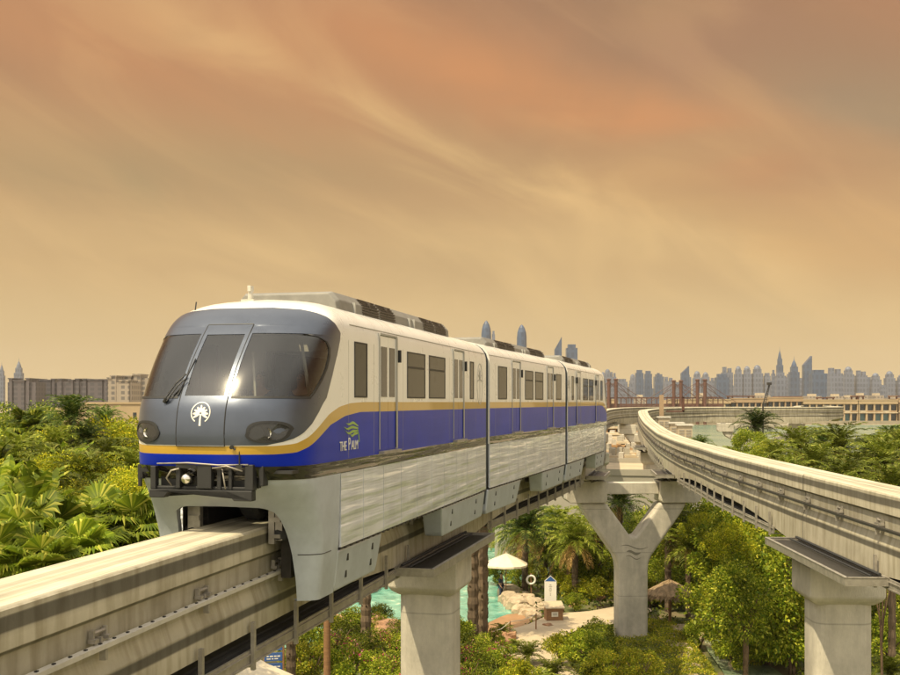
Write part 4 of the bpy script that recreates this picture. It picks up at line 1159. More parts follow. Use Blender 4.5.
# roof equipment
def roof_unit(idx, y0, y1, w, z1=4.10, z0=3.62):
    mb = MB()
    sec = [(w*1.04, z0), (w*1.0, z1-.16), (w*.86, z1), (-w*.86, z1), (-w*1.0, z1-.16), (-w*1.04, z0)]
    n = 6; vs = []
    for y, f, dz in ((y0, .96, -.04), (y0+.12, 1, 0), (y1-.12, 1, 0), (y1, .96, -.06)): vs += [(x*f, y, z+(dz if z > z0 else 0)) for x, z in sec]
    mb.add(vs, [(0,1,2,3,4,5), tuple(reversed(range(3*n, 4*n)))]+[(k*n+j, k*n+(j+1) % n, (k+1)*n+(j+1) % n, (k+1)*n+j) for k in range(3) for j in range(n)])
    o = place(mb.build('roof_unit', M['unit'], train, bevel=.02), CM[idx])
    ys = np.linspace(y0+1.4, y1-.4, 7)
    for sg in (1, -1):
        for a, b in ((ys[0], ys[1]), (ys[1], ys[2]), (ys[4], ys[5]), (ys[5], ys[6])):
            mb = MB(); a += .06; b -= .06
            for j in range(5):
                z = z0+.07+j*.055; x = w*(1.04-.04*(z-z0)/.36); mb.box(*sorted((sg*(x-.02), sg*(x+.02))), a, b, z, z+.03)
            for j in range(3):
                t = .15+j*.28; x = w*(1-.14*t); z = z1-.16+.16*t; mb.box(*sorted((sg*(x-.05), sg*(x+.015))), a, b, z, z+.028)
            mb.box(*sorted((sg*(w*.9), sg*(w*1.01))), (a+b)/2-.03, (a+b)/2+.03, z0+.07, z1-.05)
            mb.build('louvre', M['louvre'], o)
    mb = MB()
    for y in (ys[3]-.1, ys[3]+.3, y0+.9): mb.box(-w*1.05, w*1.05, y, y+.05, z0, z1-.14)
    mb.build('cover_joint', M['logo_grey'], o)
roof_unit(0, 2.3, 11.3, 1.0); roof_unit(1, 1.8, 11.2, 1.0, z1=4.04); roof_unit(2, 2.3, 11.3, 1.0, z1=4.04)
mb = MB(); mb.tube([(-.30, 1.35, 3.8), (-.30, 1.35, 4.08)], [.06, .04], 8); mb.box(-.33, -.27, 1.28, 1.42, 4.02, 4.12); mb.box(-.42, -.18, 1.2, 1.5, 3.80, 3.87); place(mb.build('radio_antenna', M['pale'], train), CM[0])
mb = MB(); mb.tube([(-1.0, .55, 3.45), (-.98, .60, 3.78)], .012, 5); place(mb.build('whip_antenna', M['black'], train), CM[0])

# lettering and leaf mark low on the side of the first car
def text_mesh(s, size, mat, name, parent, extrude=.004):
    cu = bpy.data.curves.new(name, 'FONT'); cu.body = s; cu.size = size; cu.extrude = extrude; cu.align_x = 'CENTER'; cu.space_character = .95
    t = bpy.data.objects.new('tmp', cu); COL.objects.link(t)
    bpy.context.view_layer.update(); dg = bpy.context.evaluated_depsgraph_get()
    me = bpy.data.meshes.new_from_object(t.evaluated_get(dg)); bpy.data.objects.remove(t)
    me.name = name; me.materials.clear(); me.materials.append(mat)
    o = bpy.data.objects.new(name, me); COL.objects.link(o); o.parent = parent; return o
wordmark = None
for s, y, size, sx in (('THE', 1.13, .22, .95), ('P', 1.465, .30, .85), ('ALM', 1.765, .22, .95)):
    o = text_mesh(s, size, M['logo_white'], 'wordmark', wordmark or train)
    L_ = Matrix.Translation((1.510, y, 1.21)) @ Matrix.Rotation(R(90), 4, 'Z') @ Matrix.Rotation(R(90), 4, 'X') @ Matrix.Diagonal((sx, 1.05, 1, 1))
    if wordmark is None: wordmark = o; o.matrix_local = CM[0] @ L_; W0 = L_.copy()
    else: o.matrix_local = W0.inverted() @ L_; o.name = 'letters'
mb = MB()
for k, (l, up, z0) in enumerate(((.70, .06, .02), (.82, .02, -.02), (.74, -.02, -.06), (.50, -.03, -.10))):
    vs = []; n = 10; base = (1.98, 1.60)
    for i in range(n+1):
        t = i/n; y = base[0]-l*t; z = base[1]+z0+up*math.sin(t*PI*.8)-.03*t*math.cos(t*9); w = .024*math.sin(PI*min(1, .12+t*.88))
        vs += [(1.509, y, z-w), (1.509, y, z+w), (1.498, y, z-w), (1.498, y, z+w)]
    mb.add(vs, [f for i in range(n) for f in ((i*4, i*4+4, i*4+5, i*4+1), (i*4, i*4+2, i*4+6, i*4+4), (i*4+1, i*4+5, i*4+7, i*4+3))])
mb.tube([(1.504, 1.90, 1.58), (1.504, 2.0, 1.47), (1.504, 2.03, 1.33)], .013, 5)
place(mb.build('leaf_emblem', M['logo_green'], train), CM[0])

# cab interior behind the windscreen
mb = MB()
mb.box(-1.44, 1.44, .35, 13.5, .86, 1.20); mb.box(-1.40, 1.40, 2.55, 2.6, 1.2, 2.0)
mb.box(-1.42, -.55, 2.55, 2.62, 2.0, 3.1); mb.box(.98, 1.42, 2.55, 2.62, 2.0, 3.1); mb.box(-1.42, 1.42, 2.55, 2.62, 3.0, 3.3)
place(mb.build('cab_floor', M['interior'], train), CM[0])
mb = MB(); mb.prism([(-1.25, 1.2), (-.45, 1.2), (-.45, 1.9), (-1.25, 1.9)], -.55, -.1); mb.prism([(.45, 1.2), (1.25, 1.2), (1.25, 1.92), (.45, 1.92)], -.55, -.05); mb.box(.55, 1.1, -.2, .05, 1.92, 2.1)
place(mb.build('dashboard', M['black'], train, bevel=.03), CM[0])
for sx in (-.62, 0, .75):
    mb = MB(); mb.box(sx-.24, sx+.24, .9, 1.35, 1.55, 1.67); mb.box(sx-.23, sx+.23, 1.36, 1.46, 1.65, 2.3); mb.box(sx-.05, sx+.05, 1.0, 1.2, 1.2, 1.55)
    place(mb.build('cab_seat', M['seat'], train, bevel=.05), CM[0])
mb = MB(); mb.tube([(.42, -.1, 2.05), (.2, .3, 2.9)], .02, 6); mb.tube([(1.25, .2, 2.1), (.95, .6, 3.05)], .03, 6); mb.box(-1.2, 1.2, .55, .75, 3.2, 3.25)
place(mb.build('cab_rail', M['interior'], train), CM[0])

def skin_body(name, J, E, parent, mat, root=0, sub=2):
    me = bpy.data.meshes.new(name); me.from_pydata([j[0] for j in J], E, []); me.materials.append(mat)
    o = bpy.data.objects.new(name, me); COL.objects.link(o)
    if parent: o.parent = parent
    m = o.modifiers.new('skin', 'SKIN'); m.use_smooth_shade = True
    for i, j in enumerate(J): r = j[1]; me.skin_vertices[0].data[i].radius = (r, r) if not isinstance(r, tuple) else r
    me.skin_vertices[0].data[root].use_root = True
    s = o.modifiers.new('sub', 'SUBSURF'); s.levels = sub; s.render_levels = sub
    return o
def person(label, loc, rz, pose, shirt, trousers, group=None, hat=None):
    """one continuous figure; clothes and hair are close-fitting pieces over it"""
    root = thing('person', loc, rz, label, 'person', group)
    if pose == 'sit':
        hip = .10; J = [((0,0,hip), .13), ((0,0,hip+.22), .12), ((0,.0,hip+.42), .14), ((0,-.01,hip+.54), .055), ((0,-.02,hip+.62), .075), ((0,-.02,hip+.74), .09), ((0,-.02,hip+.80), .06)]
        legs = [((.10,0,hip), .085), ((.13,-.42,hip+.04), .06), ((.13,-.44,hip-.38), .04), ((.13,-.58,hip-.42), .03)]
        arms = [((.18,0,hip+.44), .055), ((.24,-.10,hip+.18), .042), ((.16,-.34,hip+.16), .03), ((.14,-.42,hip+.16), .028)]
    else:
        hip = .92; J = [((0,0,hip), .125), ((0,0,hip+.22), .115), ((0,0,hip+.44), .14), ((0,0,hip+.56), .055), ((0,-.01,hip+.63), .075), ((0,-.01,hip+.74), .09), ((0,-.01,hip+.80), .06)]
        legs = [((.09,0,hip-.04), .085), ((.11,-.02,.50), .06), ((.12,.02,.08), .04), ((.12,-.14,.03), .035)]
        arms = [((.19,0,hip+.46), .055), ((.26,.02,hip+.18), .042), ((.25,-.12,hip-.02), .032), ((.24,-.16,hip-.08), .028)]
    E = [(0,1),(1,2),(2,3),(3,4),(4,5),(5,6)]; n = len(J); pts = list(J)
    for sx in (1, -1):
        b = len(pts); pts += [((sx*p[0], p[1], p[2]), r) for p, r in legs]; E += [(0, b), (b, b+1), (b+1, b+2), (b+2, b+3)]
        b = len(pts); pts += [((sx*p[0], p[1], p[2]), r) for p, r in arms]; E += [(2, b), (b, b+1), (b+1, b+2), (b+2, b+3)]
        h = pts[-1][0]
        for f in range(4):
            c = len(pts); o_ = (f-1.5)*.018
            pts += [((h[0]+sx*o_, h[1]-.03, h[2]-.02-.002*f), .008), ((h[0]+sx*o_, h[1]-.05-.006*(2-abs(f-1)), h[2]-.05), .007)]; E += [(b+3, c), (c, c+1)]
        c = len(pts); pts += [((h[0]-sx*.035, h[1]-.015, h[2]-.015), .009)]; E += [(b+3, c)]
    c = len(pts); pts += [((0, J[5][0][1]-.095, J[5][0][2]-.03), .016)]; E += [(5, c)]     # nose
    skin_body('body', pts, E, root, M['skin'])
    hz = J[5][0]
    # clothes
    def up(v): return [(p, r*1.13) for p, r in v]
    tp = up([J[0], J[1], J[2]]); te = [(0,1),(1,2)]
    for sx in (1, -1):
        b = len(tp); tp += [((sx*p[0], p[1], p[2]), r*1.2) for p, r in arms[:2]]; te += [(2, b), (b, b+1)]
    skin_body('shirt', tp, te, root, shirt)
    tp = [(J[0][0], .145)]; te = []
    for sx in (1, -1):
        b = len(tp); tp += [((sx*p[0], p[1], p[2]), r*1.2) for p, r in legs[:3]]; te += [(0, b), (b, b+1), (b+1, b+2)]
    skin_body('trousers', tp, te, root, trousers)
    skin_body('hair', [((hz[0], hz[1]+.02, hz[2]-.02), .085), ((hz[0], hz[1]+.015, hz[2]+.05), .082), ((hz[0], hz[1]+.0, hz[2]+.095), .05)], [(0,1),(1,2)], root, hat or M['hair'])
    mb = MB()
    for sx in (1, -1): mb.box(sx*.033-.012, sx*.033+.012, hz[1]-.095, hz[1]-.085, hz[2]-.01, hz[2]+.005)
    mb.box(-.025, .025, hz[1]-.092, hz[1]-.082, hz[2]-.065, hz[2]-.055)
    mb.build('face_features', M['hair'], root)
    return root
TW = Matrix.Translation(train.location) @ Matrix.Rotation(train.rotation_euler.z, 4, 'Z')
def in_car(x, y, z): return TW @ CM[0] @ Vector((x, y, z))
person('driver in a dark shirt seated behind the right half of the windscreen', in_car(.75, 1.12, 1.66), train.rotation_euler.z, 'sit', M['cloth_dark'], M['cloth_dark'])
person('passenger in a dark top seated behind the middle windscreen', in_car(0, 1.12, 1.66), train.rotation_euler.z, 'sit', M['cloth_dark'], M['cloth_dark'])
person('passenger in a pale shirt seated behind the left half of the windscreen', in_car(-.62, 1.12, 1.66), train.rotation_euler.z, 'sit', M['cloth_white'], M['cloth_dark'])

# ------------------------------------------------------------------ vegetation
rnd = np.random.RandomState(11)
def leaf_cloud(centers, dirs, sizes, aspect=.5, droop=.2):
    """one bent leaf (two quads) per centre: numpy arrays"""
    n = len(centers); u = dirs/np.linalg.norm(dirs, axis=1)[:, None]
    r = rnd.normal(size=(n, 3)); w = np.cross(u, r); w /= np.linalg.norm(w, axis=1)[:, None]
    s = sizes[:, None]; a = centers-w*s*aspect*.5; 
    mid = centers+u*s*.5; tip = centers+u*s; tip[:, 2] -= sizes*droop
    v = np.stack([centers, mid-w*s*aspect*.5, tip, mid+w*s*aspect*.5], 1).reshape(-1, 3)
    f = np.arange(n*4).reshape(-1, 4)
    return v, f
def np_mesh(name, v, f, mats, mi=None):
    me = bpy.data.meshes.new(name); me.vertices.add(len(v)); me.vertices.foreach_set('co', np.asarray(v, dtype=np.float32).ravel())
    k = f.shape[1]; me.loops.add(f.size); me.loops.foreach_set('vertex_index', f.ravel().astype(np.int32))
    me.polygons.add(len(f)); me.polygons.foreach_set('loop_start', np.arange(0, f.size, k, dtype=np.int32)); me.polygons.foreach_set('loop_total', np.full(len(f), k, dtype=np.int32))
    for m in mats: me.materials.append(m)
    if mi is not None: me.polygons.foreach_set('material_index', np.asarray(mi, dtype=np.int32))
    me.update(calc_edges=True); me.validate(); return me
def mesh_obj(name, me, parent=None):
    o = bpy.data.objects.new(name, me); COL.objects.link(o); o.parent = parent; return o
def branches(mb, z0, z1, r, n, spread, rs):
    mb.tube([(0, 0, -.3), (.08*r, .05, z0*.6), (0.1, 0, z0)], [r, r*.8, r*.65], 8)
    for k in range(n):
        a = 2*PI*k/n+rs.uniform(-.4, .4); l = spread*rs.uniform(.6, 1); zt = z1*rs.uniform(.75, 1)
        p = [(0.1, 0, z0*rs.uniform(.75, 1)), (math.cos(a)*l*.4, math.sin(a)*l*.4, z0+(zt-z0)*.45), (math.cos(a)*l*.85, math.sin(a)*l*.85, zt)]
        mb.tube(p, [r*.5, r*.3, r*.1], 5)
def make_bushy(name, mat, seed, rad=2.6, hgt=6., n=9000, leaf=.20, lobes=22, low=.25, flower=0, flat=.8):
    """tree: trunk with limbs, crown of leaf clumps with gaps"""
    rs = np.random.RandomState(seed)
    root = thing(name, (0, 0, 0))
    cz = hgt-rad*flat
    C = []
    for k in range(lobes):
        d = rs.normal(size=3); d /= np.linalg.norm(d); q = rs.uniform(.45, 1.)**.6
        C.append((d[0]*rad*q*.85, d[1]*rad*q*.85, cz+d[2]*rad*flat*q*.85 if d[2] > -.5 else cz-rad*flat*rs.uniform(.2, .8)))
    C = np.array(C); lr = rs.uniform(.24, .42, size=lobes)*rad
    idx = rs.randint(0, lobes, n); d = rs.normal(size=(n, 3)); d /= np.linalg.norm(d, axis=1)[:, None]
    q = rs.uniform(.55, 1.06, n)[:, None]
    # twiggy sprays stick out of each clump
    spray = (np.sin(d[:, 0]*9+idx)*np.cos(d[:, 1]*8+idx*2)*.16+1)[:, None]
    c = C[idx]+d*q*lr[idx][:, None]*spray*np.array([1, 1, .85])
    dirs = d+rs.normal(size=(n, 3))*.55; dirs[:, 2] += .1
    v, f = leaf_cloud(c, dirs, rs.uniform(.6, 1.25, n)*leaf)
    mi = np.zeros(n, int)
    mats = [mat]
    if flower: mats.append(M['petal']); mi[(idx % 4 == 0) & (rs.uniform(size=n) < flower*4)] = 1
    mesh_obj('crown', np_mesh(name+'_crown', v, f, mats, mi), root)
    mb = MB(); branches(mb, max(.3, cz-rad*flat*.6), cz+rad*.3, .05*hgt**.7+.03, 7, rad*.7, rs); mb.build('trunk', M['bark'], root, smooth=True)
    root['h'] = hgt
    return root
def frond_geo(rs, L, az, elev, curve, nl, ll, lw, fold=.5, twist=0., V=None, Fc=None, jag=.15):
    """feather frond: bent rib with two rows of narrow leaflets"""
    pts = []; p = np.array([0., 0, 0]); e = elev; step = L/nl
    ca, sa = math.cos(az), math.sin(az)
    for i in range(nl+1):
        pts.append((p.copy(), e)); p = p+step*np.array([math.cos(e)*ca, math.cos(e)*sa, math.sin(e)]); e -= curve/nl*(0.5+i/nl)
    side = np.array([-sa, ca, 0])
    for i in range(1, nl+1):
        t = i/nl; p, e = pts[i]; fw = np.array([math.cos(e)*ca, math.cos(e)*sa, math.sin(e)]); up = np.cross(side, fw)*-1
        if up[2] < 0: up = -up
        l = ll*(math.sin(PI*min(1, .12+t*.85))**.6)*rs.uniform(1-jag, 1+jag)
        for sg in (1, -1):
            d = sg*side*math.cos(fold)+up*math.sin(fold)*.6+fw*(.45+.5*t); d /= np.linalg.norm(d)
            d = d+rs.normal(size=3)*.09
            tip = p+d*l; tip[2] -= l*.28; w = fw*lw*.5; m = p+d*l*.5
            b = len(V); V += [p-w*.5, m-w, tip, m+w+np.array([0,0,.01])]; Fc.append((b, b+1, b+2, b+3))
    # rib
    b = len(V)
    for i, (p, e) in enumerate(pts):
        w = .022*(1-i/nl*.8)*max(1, L/2.5); V += [p+side*w, p-side*w, p+np.array([0, 0, w*1.2])]
    for i in range(nl):
        a = b+i*3; Fc += [(a, a+3, a+4, a+1), (a+1, a+4, a+5, a+2), (a+2, a+5, a+3, a)]
def make_feather_palm(name, mat, seed, L=2.6, nf=34, nl=20, dry=9):
    rs = np.random.RandomState(seed); root = thing(name)
    V = []; Fc = []
    for k in range(nf):
        t = k/nf; az = k*2.399+rs.uniform(-.2, .2); elev = R(86-95*t**1.15)+rs.uniform(-.1, .1)
        frond_geo(rs, L*rs.uniform(.85, 1.1)*(.8+.2*math.sin(PI*t)), az, elev, R(70+35*rs.uniform()), nl, .62*L/2.6, .105*L/2.6, V=V, Fc=Fc)
    n1 = len(Fc)
    for k in range(dry):
        frond_geo(rs, L*.8, rs.uniform(0, 2*PI), R(-30), R(50), nl, .38*L/2.6, .08, V=V, Fc=Fc)
    mi = np.zeros(len(Fc), int); mi[n1:] = 1
    mesh_obj('crown', np_mesh(name+'_crown', np.array(V), np.array(Fc), [mat, M['frond_dry']], mi), root)
    mb = MB(); prof = []; n = 26
    for i in range(n):
        z = -1+i/(n-1); r = (.17+.035*(i % 2)+.03*(1 if i < 2 else 0))*L/2.6*1.05; prof.append((r, z))
    prof.append((.24*L/2.6, .003)); prof.append((.05, .008)); mb.lathe(prof, n=10)
    # old leaf bases
    for i in range(70):
        z = -rs.uniform(0.0, .98); a = rs.uniform(0, 2*PI); r = .18*L/2.6
        c = Vector((math.cos(a)*r, math.sin(a)*r, z)); mb.add([c+Vector((-math.sin(a)*.05, math.cos(a)*.05, -.006)), c+Vector((math.sin(a)*.05, -math.cos(a)*.05, -.006)), c+Vector((math.cos(a)*.08, math.sin(a)*.08, .014))], [(0, 1, 2)])
    mb.build('trunk', M['palmbark'], root, fix=False)
    return root
def make_fan_palm(name, mat, seed, R_=.75, nf=30, pet=1.0, dry=4):
    rs = np.random.RandomState(seed); root = thing(name); V = []; Fc = []; mi = []
    for k in range(nf+dry):
        t = k/nf; isdry = k >= nf
        az = k*2.399+rs.uniform(-.3, .3); el = R(78-95*t) if not isdry else R(-50); rad = R_*rs.uniform(.8, 1.15)
        ca, sa = math.cos(az), math.sin(az); fw = np.array([math.cos(el)*ca, math.cos(el)*sa, math.sin(el)]); side = np.array([-sa, ca, 0]); up = np.cross(fw, side)
        if up[2] < 0: up = -up
        hub = fw*pet*rs.uniform(.8, 1.1); hub[2] -= .08
        b = len(V); V += [side*.02, -side*.02, hub-side*.015, hub+side*.015]; Fc.append((b, b+1, b+2, b+3)); mi.append(1 if isdry else 0)
        el2 = el-R(8)-rs.uniform(0, .5); fw2 = np.array([math.cos(el2)*ca, math.cos(el2)*sa, math.sin(el2)]); up2 = np.cross(fw2, side)
        if up2[2] < 0: up2 = -up2
        ns = 30; sp = R(128)
        for j in range(ns):
            a0 = -sp+2*sp*j/ns; a1 = -sp+2*sp*(j+1)/ns; am = (a0+a1)/2
            def rim(a, rr, z): return hub+(fw2*math.cos(a)+side*math.sin(a))*rr+up2*z
            r1 = rad*.62; rt = rad*rs.uniform(.9, 1.1)*(1-.25*(abs(am)/sp)**2)
            fold = .045*R_
            c0 = rim(a0, r1, -fold); c1 = rim(am, r1, fold); c2 = rim(a1, r1, -fold); tip = rim(am, rt, 0); tip[2] -= rad*.26*rs.uniform(.5, 1.5)
            b = len(V); V += [hub, c0, c1, c2, tip]; Fc += [(b, b+1, b+2, b+2), (b, b+2, b+3, b+3), (b+1, b+4, b+3, b+2)]; mi += [1 if isdry else 0]*3
    # degenerate quads become triangles through validate
    F3 = []
    M3 = []
    for f, m in zip(Fc, mi):
        if f[2] == f[3]: F3.append((f[0], f[1], f[2])); M3.append(m)
        else: F3 += [(f[0], f[1], f[2]), (f[0], f[2], f[3])]; M3 += [m, m]
    mesh_obj('crown', np_mesh(name+'_crown', np.array(V), np.array(F3), [mat, M['frond_dry']], M3), root)
    mb = MB(); mb.lathe([(.20, -1), (.15, -.9), (.12, -.3), (.13, 0), (.05, .006)], n=10); mb.build('trunk', M['palmbark'], root, fix=False)
    return root
def make_broadleaf(name, mat, seed, L=1.9, nf=11):
    """banana-like plant with long paddle leaves that split and droop"""
    rs = np.random.RandomState(seed); root = thing(name); V = []; Fc = []
    for k in range(nf):
        az = k*2.399+rs.uniform(-.3, .3); e = R(rs.uniform(58, 88)); cur = R(rs.uniform(35, 100)); n = 16; p = np.zeros(3); ca, sa = math.cos(az), math.sin(az); side = np.array([-sa, ca, 0]); st = L*rs.uniform(.8, 1.15)/n
        prev = None
        for i in range(n+1):
            t = i/n; w = .27*L/1.9*(max(0, math.sin(PI*min(1, max(0, (t-.18)/.82))))**.55)+.012
            el = e; fw = np.array([math.cos(el)*ca, math.cos(el)*sa, math.sin(el)])
            dr = .25*w*(1+rs.uniform(-.5, .9))
            row = [p+side*w-np.array([0,0,dr]), p.copy(), p-side*w-np.array([0,0,dr])]
            if prev is not None:
                for j in (0, 1):
                    if rs.uniform() < .14 and t > .25:   # torn strip
                        q = (prev[j+1]+row[j+1])/2 if j == 0 else (prev[j]+row[j])/2
                    b = len(V); V += [prev[j], prev[j+1], row[j+1], row[j]+(rs.normal(size=3)*.02)]; Fc.append((b, b+1, b+2, b+3))
            prev = row
            p = p+fw*st*(1.0); e -= cur/n*(.3+1.4*t)
    mesh_obj('crown', np_mesh(name+'_crown', np.array(V), np.array(Fc), [mat]), root)
    mb = MB(); mb.lathe([(.16, -1), (.11, -.2), (.09, .0), (.03, .01)], n=9); mb.build('trunk', M['palmbark'], root, fix=False)
    return root
KIND = {}
KIND['bush_yellow'] = [make_bushy('yellow_tree', M['yellow'], 1, 2.4, 5., 9000, .17), make_bushy('yellow_tree', M['yellow'], 2, 2.2, 5., 8000, .16, lobes=16)]
KIND['bush_green'] = [make_bushy('leafy_tree', M['green'], 3, 2.8, 6., 11000, .19), make_bushy('leafy_tree', M['green'], 4, 2.5, 6., 10000, .18, lobes=17), make_bushy('leafy_tree', M['green'], 15, 3.0, 6., 12000, .17, lobes=28)]
KIND['bush_dark'] = [make_bushy('dark_tree', M['dark'], 5, 2.6, 6., 10000, .19), make_bushy('dark_tree', M['dark'], 16, 2.9, 6., 11000, .18, lobes=26)]
KIND['shrub'] = [make_bushy('shrub', M['green'], 6, 1.2, 1.9, 5000, .12, lobes=14, flat=.75), make_bushy('shrub', M['hedge'], 7, 1.1, 1.7, 4500, .12, lobes=12, flat=.75), make_bushy('shrub', M['yellow'], 17, 1.0, 1.6, 4200, .11, lobes=12, flat=.75)]
KIND['flower'] = [make_bushy('flowering_shrub', M['green'], 8, 1.2, 1.8, 5600, .11, lobes=16, flower=.05, flat=.7), make_bushy('flowering_shrub', M['green'], 9, 1.0, 1.5, 4600, .11, lobes=12, flower=.03, flat=.7)]
KIND['feather'] = [make_feather_palm('date_palm', M['frond'], 21), make_feather_palm('date_palm', M['frond'], 22, L=2.4, nf=30), make_feather_palm('date_palm', M['frond'], 28, L=2.8, nf=32, dry=11)]
KIND['feather_dark'] = [make_feather_palm('dark_date_palm', M['frond_dark'], 23, L=2.4, nf=36, dry=3), make_feather_palm('dark_date_palm', M['frond_dark'], 29, L=2.6, nf=38, dry=6)]
KIND['fan'] = [make_fan_palm('fan_palm', M['fan'], 24, nf=24, dry=6), make_fan_palm('fan_palm', M['fan'], 25, R_=.9, nf=18, dry=5), make_fan_palm('fan_palm', M['fan'], 26, R_=.7, nf=26, dry=9)]
KIND['fan_dark'] = [make_fan_palm('dark_fan_palm', M['frond_dark'], 27, R_=.7, nf=46, dry=6)]
KIND['banana'] = [make_broadleaf('broad_leaved_plant', M['fan'], 31), make_broadleaf('broad_leaved_plant', M['fan'], 32, L=1.6, nf=14)]
KIND['cycad'] = [make_feather_palm('low_palm', M['frond'], 33, L=1.1, nf=26, nl=22, dry=1)]
USED = {}
ROWS = {}
def plant(kind, x, y, ztop, sc_=1., row=None, v=None, ground=0.):
    """ztop: height of the top of the crown; palms stretch only their trunk"""
    lst = KIND[kind]; i = v if v is not None else random.randrange(len(lst)); src = lst[i]
    if not USED.get((kind, i)): o = src; USED[(kind, i)] = True
    else: o = copy_thing(src)
    o.rotation_euler = (0, 0, random.uniform(0, 2*PI))
    if kind.startswith(('feather', 'fan', 'banana', 'cycad')):
        top = {'fe': 1.9, 'fa': 1.35, 'ba': 1.35, 'cy': .95}[kind[:2]]*sc_
        h = max(.25, ztop-top)
        for ch in o.children:
            if ch.name.startswith('trunk'): tk = 1.7 if row and row.startswith(('slim', 'palms under')) else 1.; ch.scale = (sc_*tk, sc_*tk, h+.3); ch.location = (0, 0, h)
            else: ch.scale = (sc_,)*3; ch.location = (0, 0, h)
        o.location = (x, y, ground)
    else:
        h = float(src['h']) if 'h' in src else 6.
        o.location = (x, y, ground)
        cs = sc_
        for ch in o.children:
            if ch.name.startswith('crown'): ch.scale = (cs,)*3; ch.location = (0, 0, ztop-h*cs)
            else: ch.scale = (cs, cs, ztop/h*1.02)
        if ztop < h*cs*.98 and ztop < 3: 
            for ch in o.children: ch.scale = (cs, cs, ztop/h); ch.location = (0, 0, 0)
    ROWS.setdefault(row or kind, []).append(o)
    return o
def pp(kind, px, py, Y, sc_=1., row=None, v=None): return plant(kind, gx(px, Y), Y, gz(py, Y), sc_, row, v)

# left of the train: a thick bank of garden trees whose crowns reach the height of the beam
A = 'left bank'
def bank(kind, lst, row):
    for t in lst: pp(kind, t[0], t[1], t[2], t[3] if len(t) > 3 else 1, row)
bank('bush_dark', [(22, 397, 72, .95)], 'dark tree left')
bank('feather_dark', [(72, 389, 46, .66), (105, 401, 50, .55), (86, 418, 44, .5), (34, 405, 58, .7)], 'dark date palms left')
bank('bush_yellow', [(52, 450, 34, .42), (76, 472, 27, .36), (128, 464, 29, .42), (18, 452, 34, .55), (85, 452, 34, .5), (30, 500, 27, .4), (70, 480, 28, .4), (118, 480, 28, .4), (55, 470, 30, .4), (121, 413, 47, .85), (98, 437, 42, .9), (140, 430, 60, 1.), (60, 452, 40, .8), (133, 452, 38, .8), (112, 470, 33, .7), (78, 486, 31, .65), (5, 470, 36, .7), (140, 478, 34, .6), (40, 425, 55, 1.)], 'yellow trees left')
bank('bush_green', [(50, 415, 66, 1.), (-8, 408, 62, 1.), (30, 440, 48, .8), (80, 440, 47, .7), (0, 430, 50, .8), (15, 500, 30, .6), (105, 500, 29, .55), (60, 505, 30, .6), (140, 508, 28, .45), (150, 440, 50, .8)], 'green trees left')
bank('banana', [(20, 427, 42, .9), (8, 458, 33, .75), (36, 462, 29, .75), (70, 450, 40, .8), (-5, 435, 38, .8), (38, 482, 24, .7), (108, 484, 25, .7), (6, 474, 25, .7), (88, 496, 22.5, .55)], 'broad leaved plants left')
bank('fan', [(62, 496, 22, .95), (22, 492, 21, .9), (128, 484, 24, 1.), (96, 488, 24, .9), (-12, 520, 19, .8), (40, 526, 19, .7), (146, 490, 26, .9), (18, 445, 40, 1.0), (30, 408, 58, 1.1), (75, 515, 20.5, .7)], 'fan palms left')
bank('feather', [(58, 416, 44, .72), (112, 428, 37, .62), (24, 428, 44, .7), (136, 440, 35, .55), (84, 446, 34, .6), (10, 430, 40, .7), (55, 440, 36, .65), (100, 450, 38, .7), (40, 485, 27, .55), (80, 470, 30, .6), (5, 480, 26, .6), (128, 470, 32, .6), (105, 512, 24, .45), (22, 508, 22, .5), (70, 500, 24, .5), (45, 512, 21.5, .4), (135, 500, 25, .45)], 'date palms left')
bank('bush_dark', [(70, 470, 44, .9), (20, 480, 44, .9), (110, 480, 44, .8), (50, 520, 32, .7), (90, 425, 62, 1), (130, 425, 66, .9)], 'dark trees left')

# behind the empty beam on the right
bank('feather', [(797, 417, 66, 1.05), (838, 418, 76, 1.2), (884, 431, 62, 1.0), (815, 438, 56, .9), (858, 441, 62, .95), (905, 420, 70, 1.1), (776, 432, 64, .8), (733, 441, 74, .6), (925, 440, 58, 1.1), (842, 452, 52, .8), (892, 459, 50, .8), (788, 452, 54, .7)], 'date palms right')
bank('feather_dark', [(757, 404, 82, .95), (820, 424, 84, 1.), (868, 430, 84, .95), (893, 420, 90, 1.1), (700, 432, 95, .7)], 'dark date palms right')
bank('bush_green', [(748, 428, 72, .5), (760, 447, 66, .5), (852, 474, 48, .35), (805, 452, 80, .7), (870, 458, 74, .7), (825, 464, 60, .5), (905, 480, 50, .5), (780, 455, 72, .6), (840, 458, 78, .7)], 'green trees right')
bank('bush_yellow', [(766, 440, 68, .35), (882, 480, 42, .35)], 'yellow bushes right')

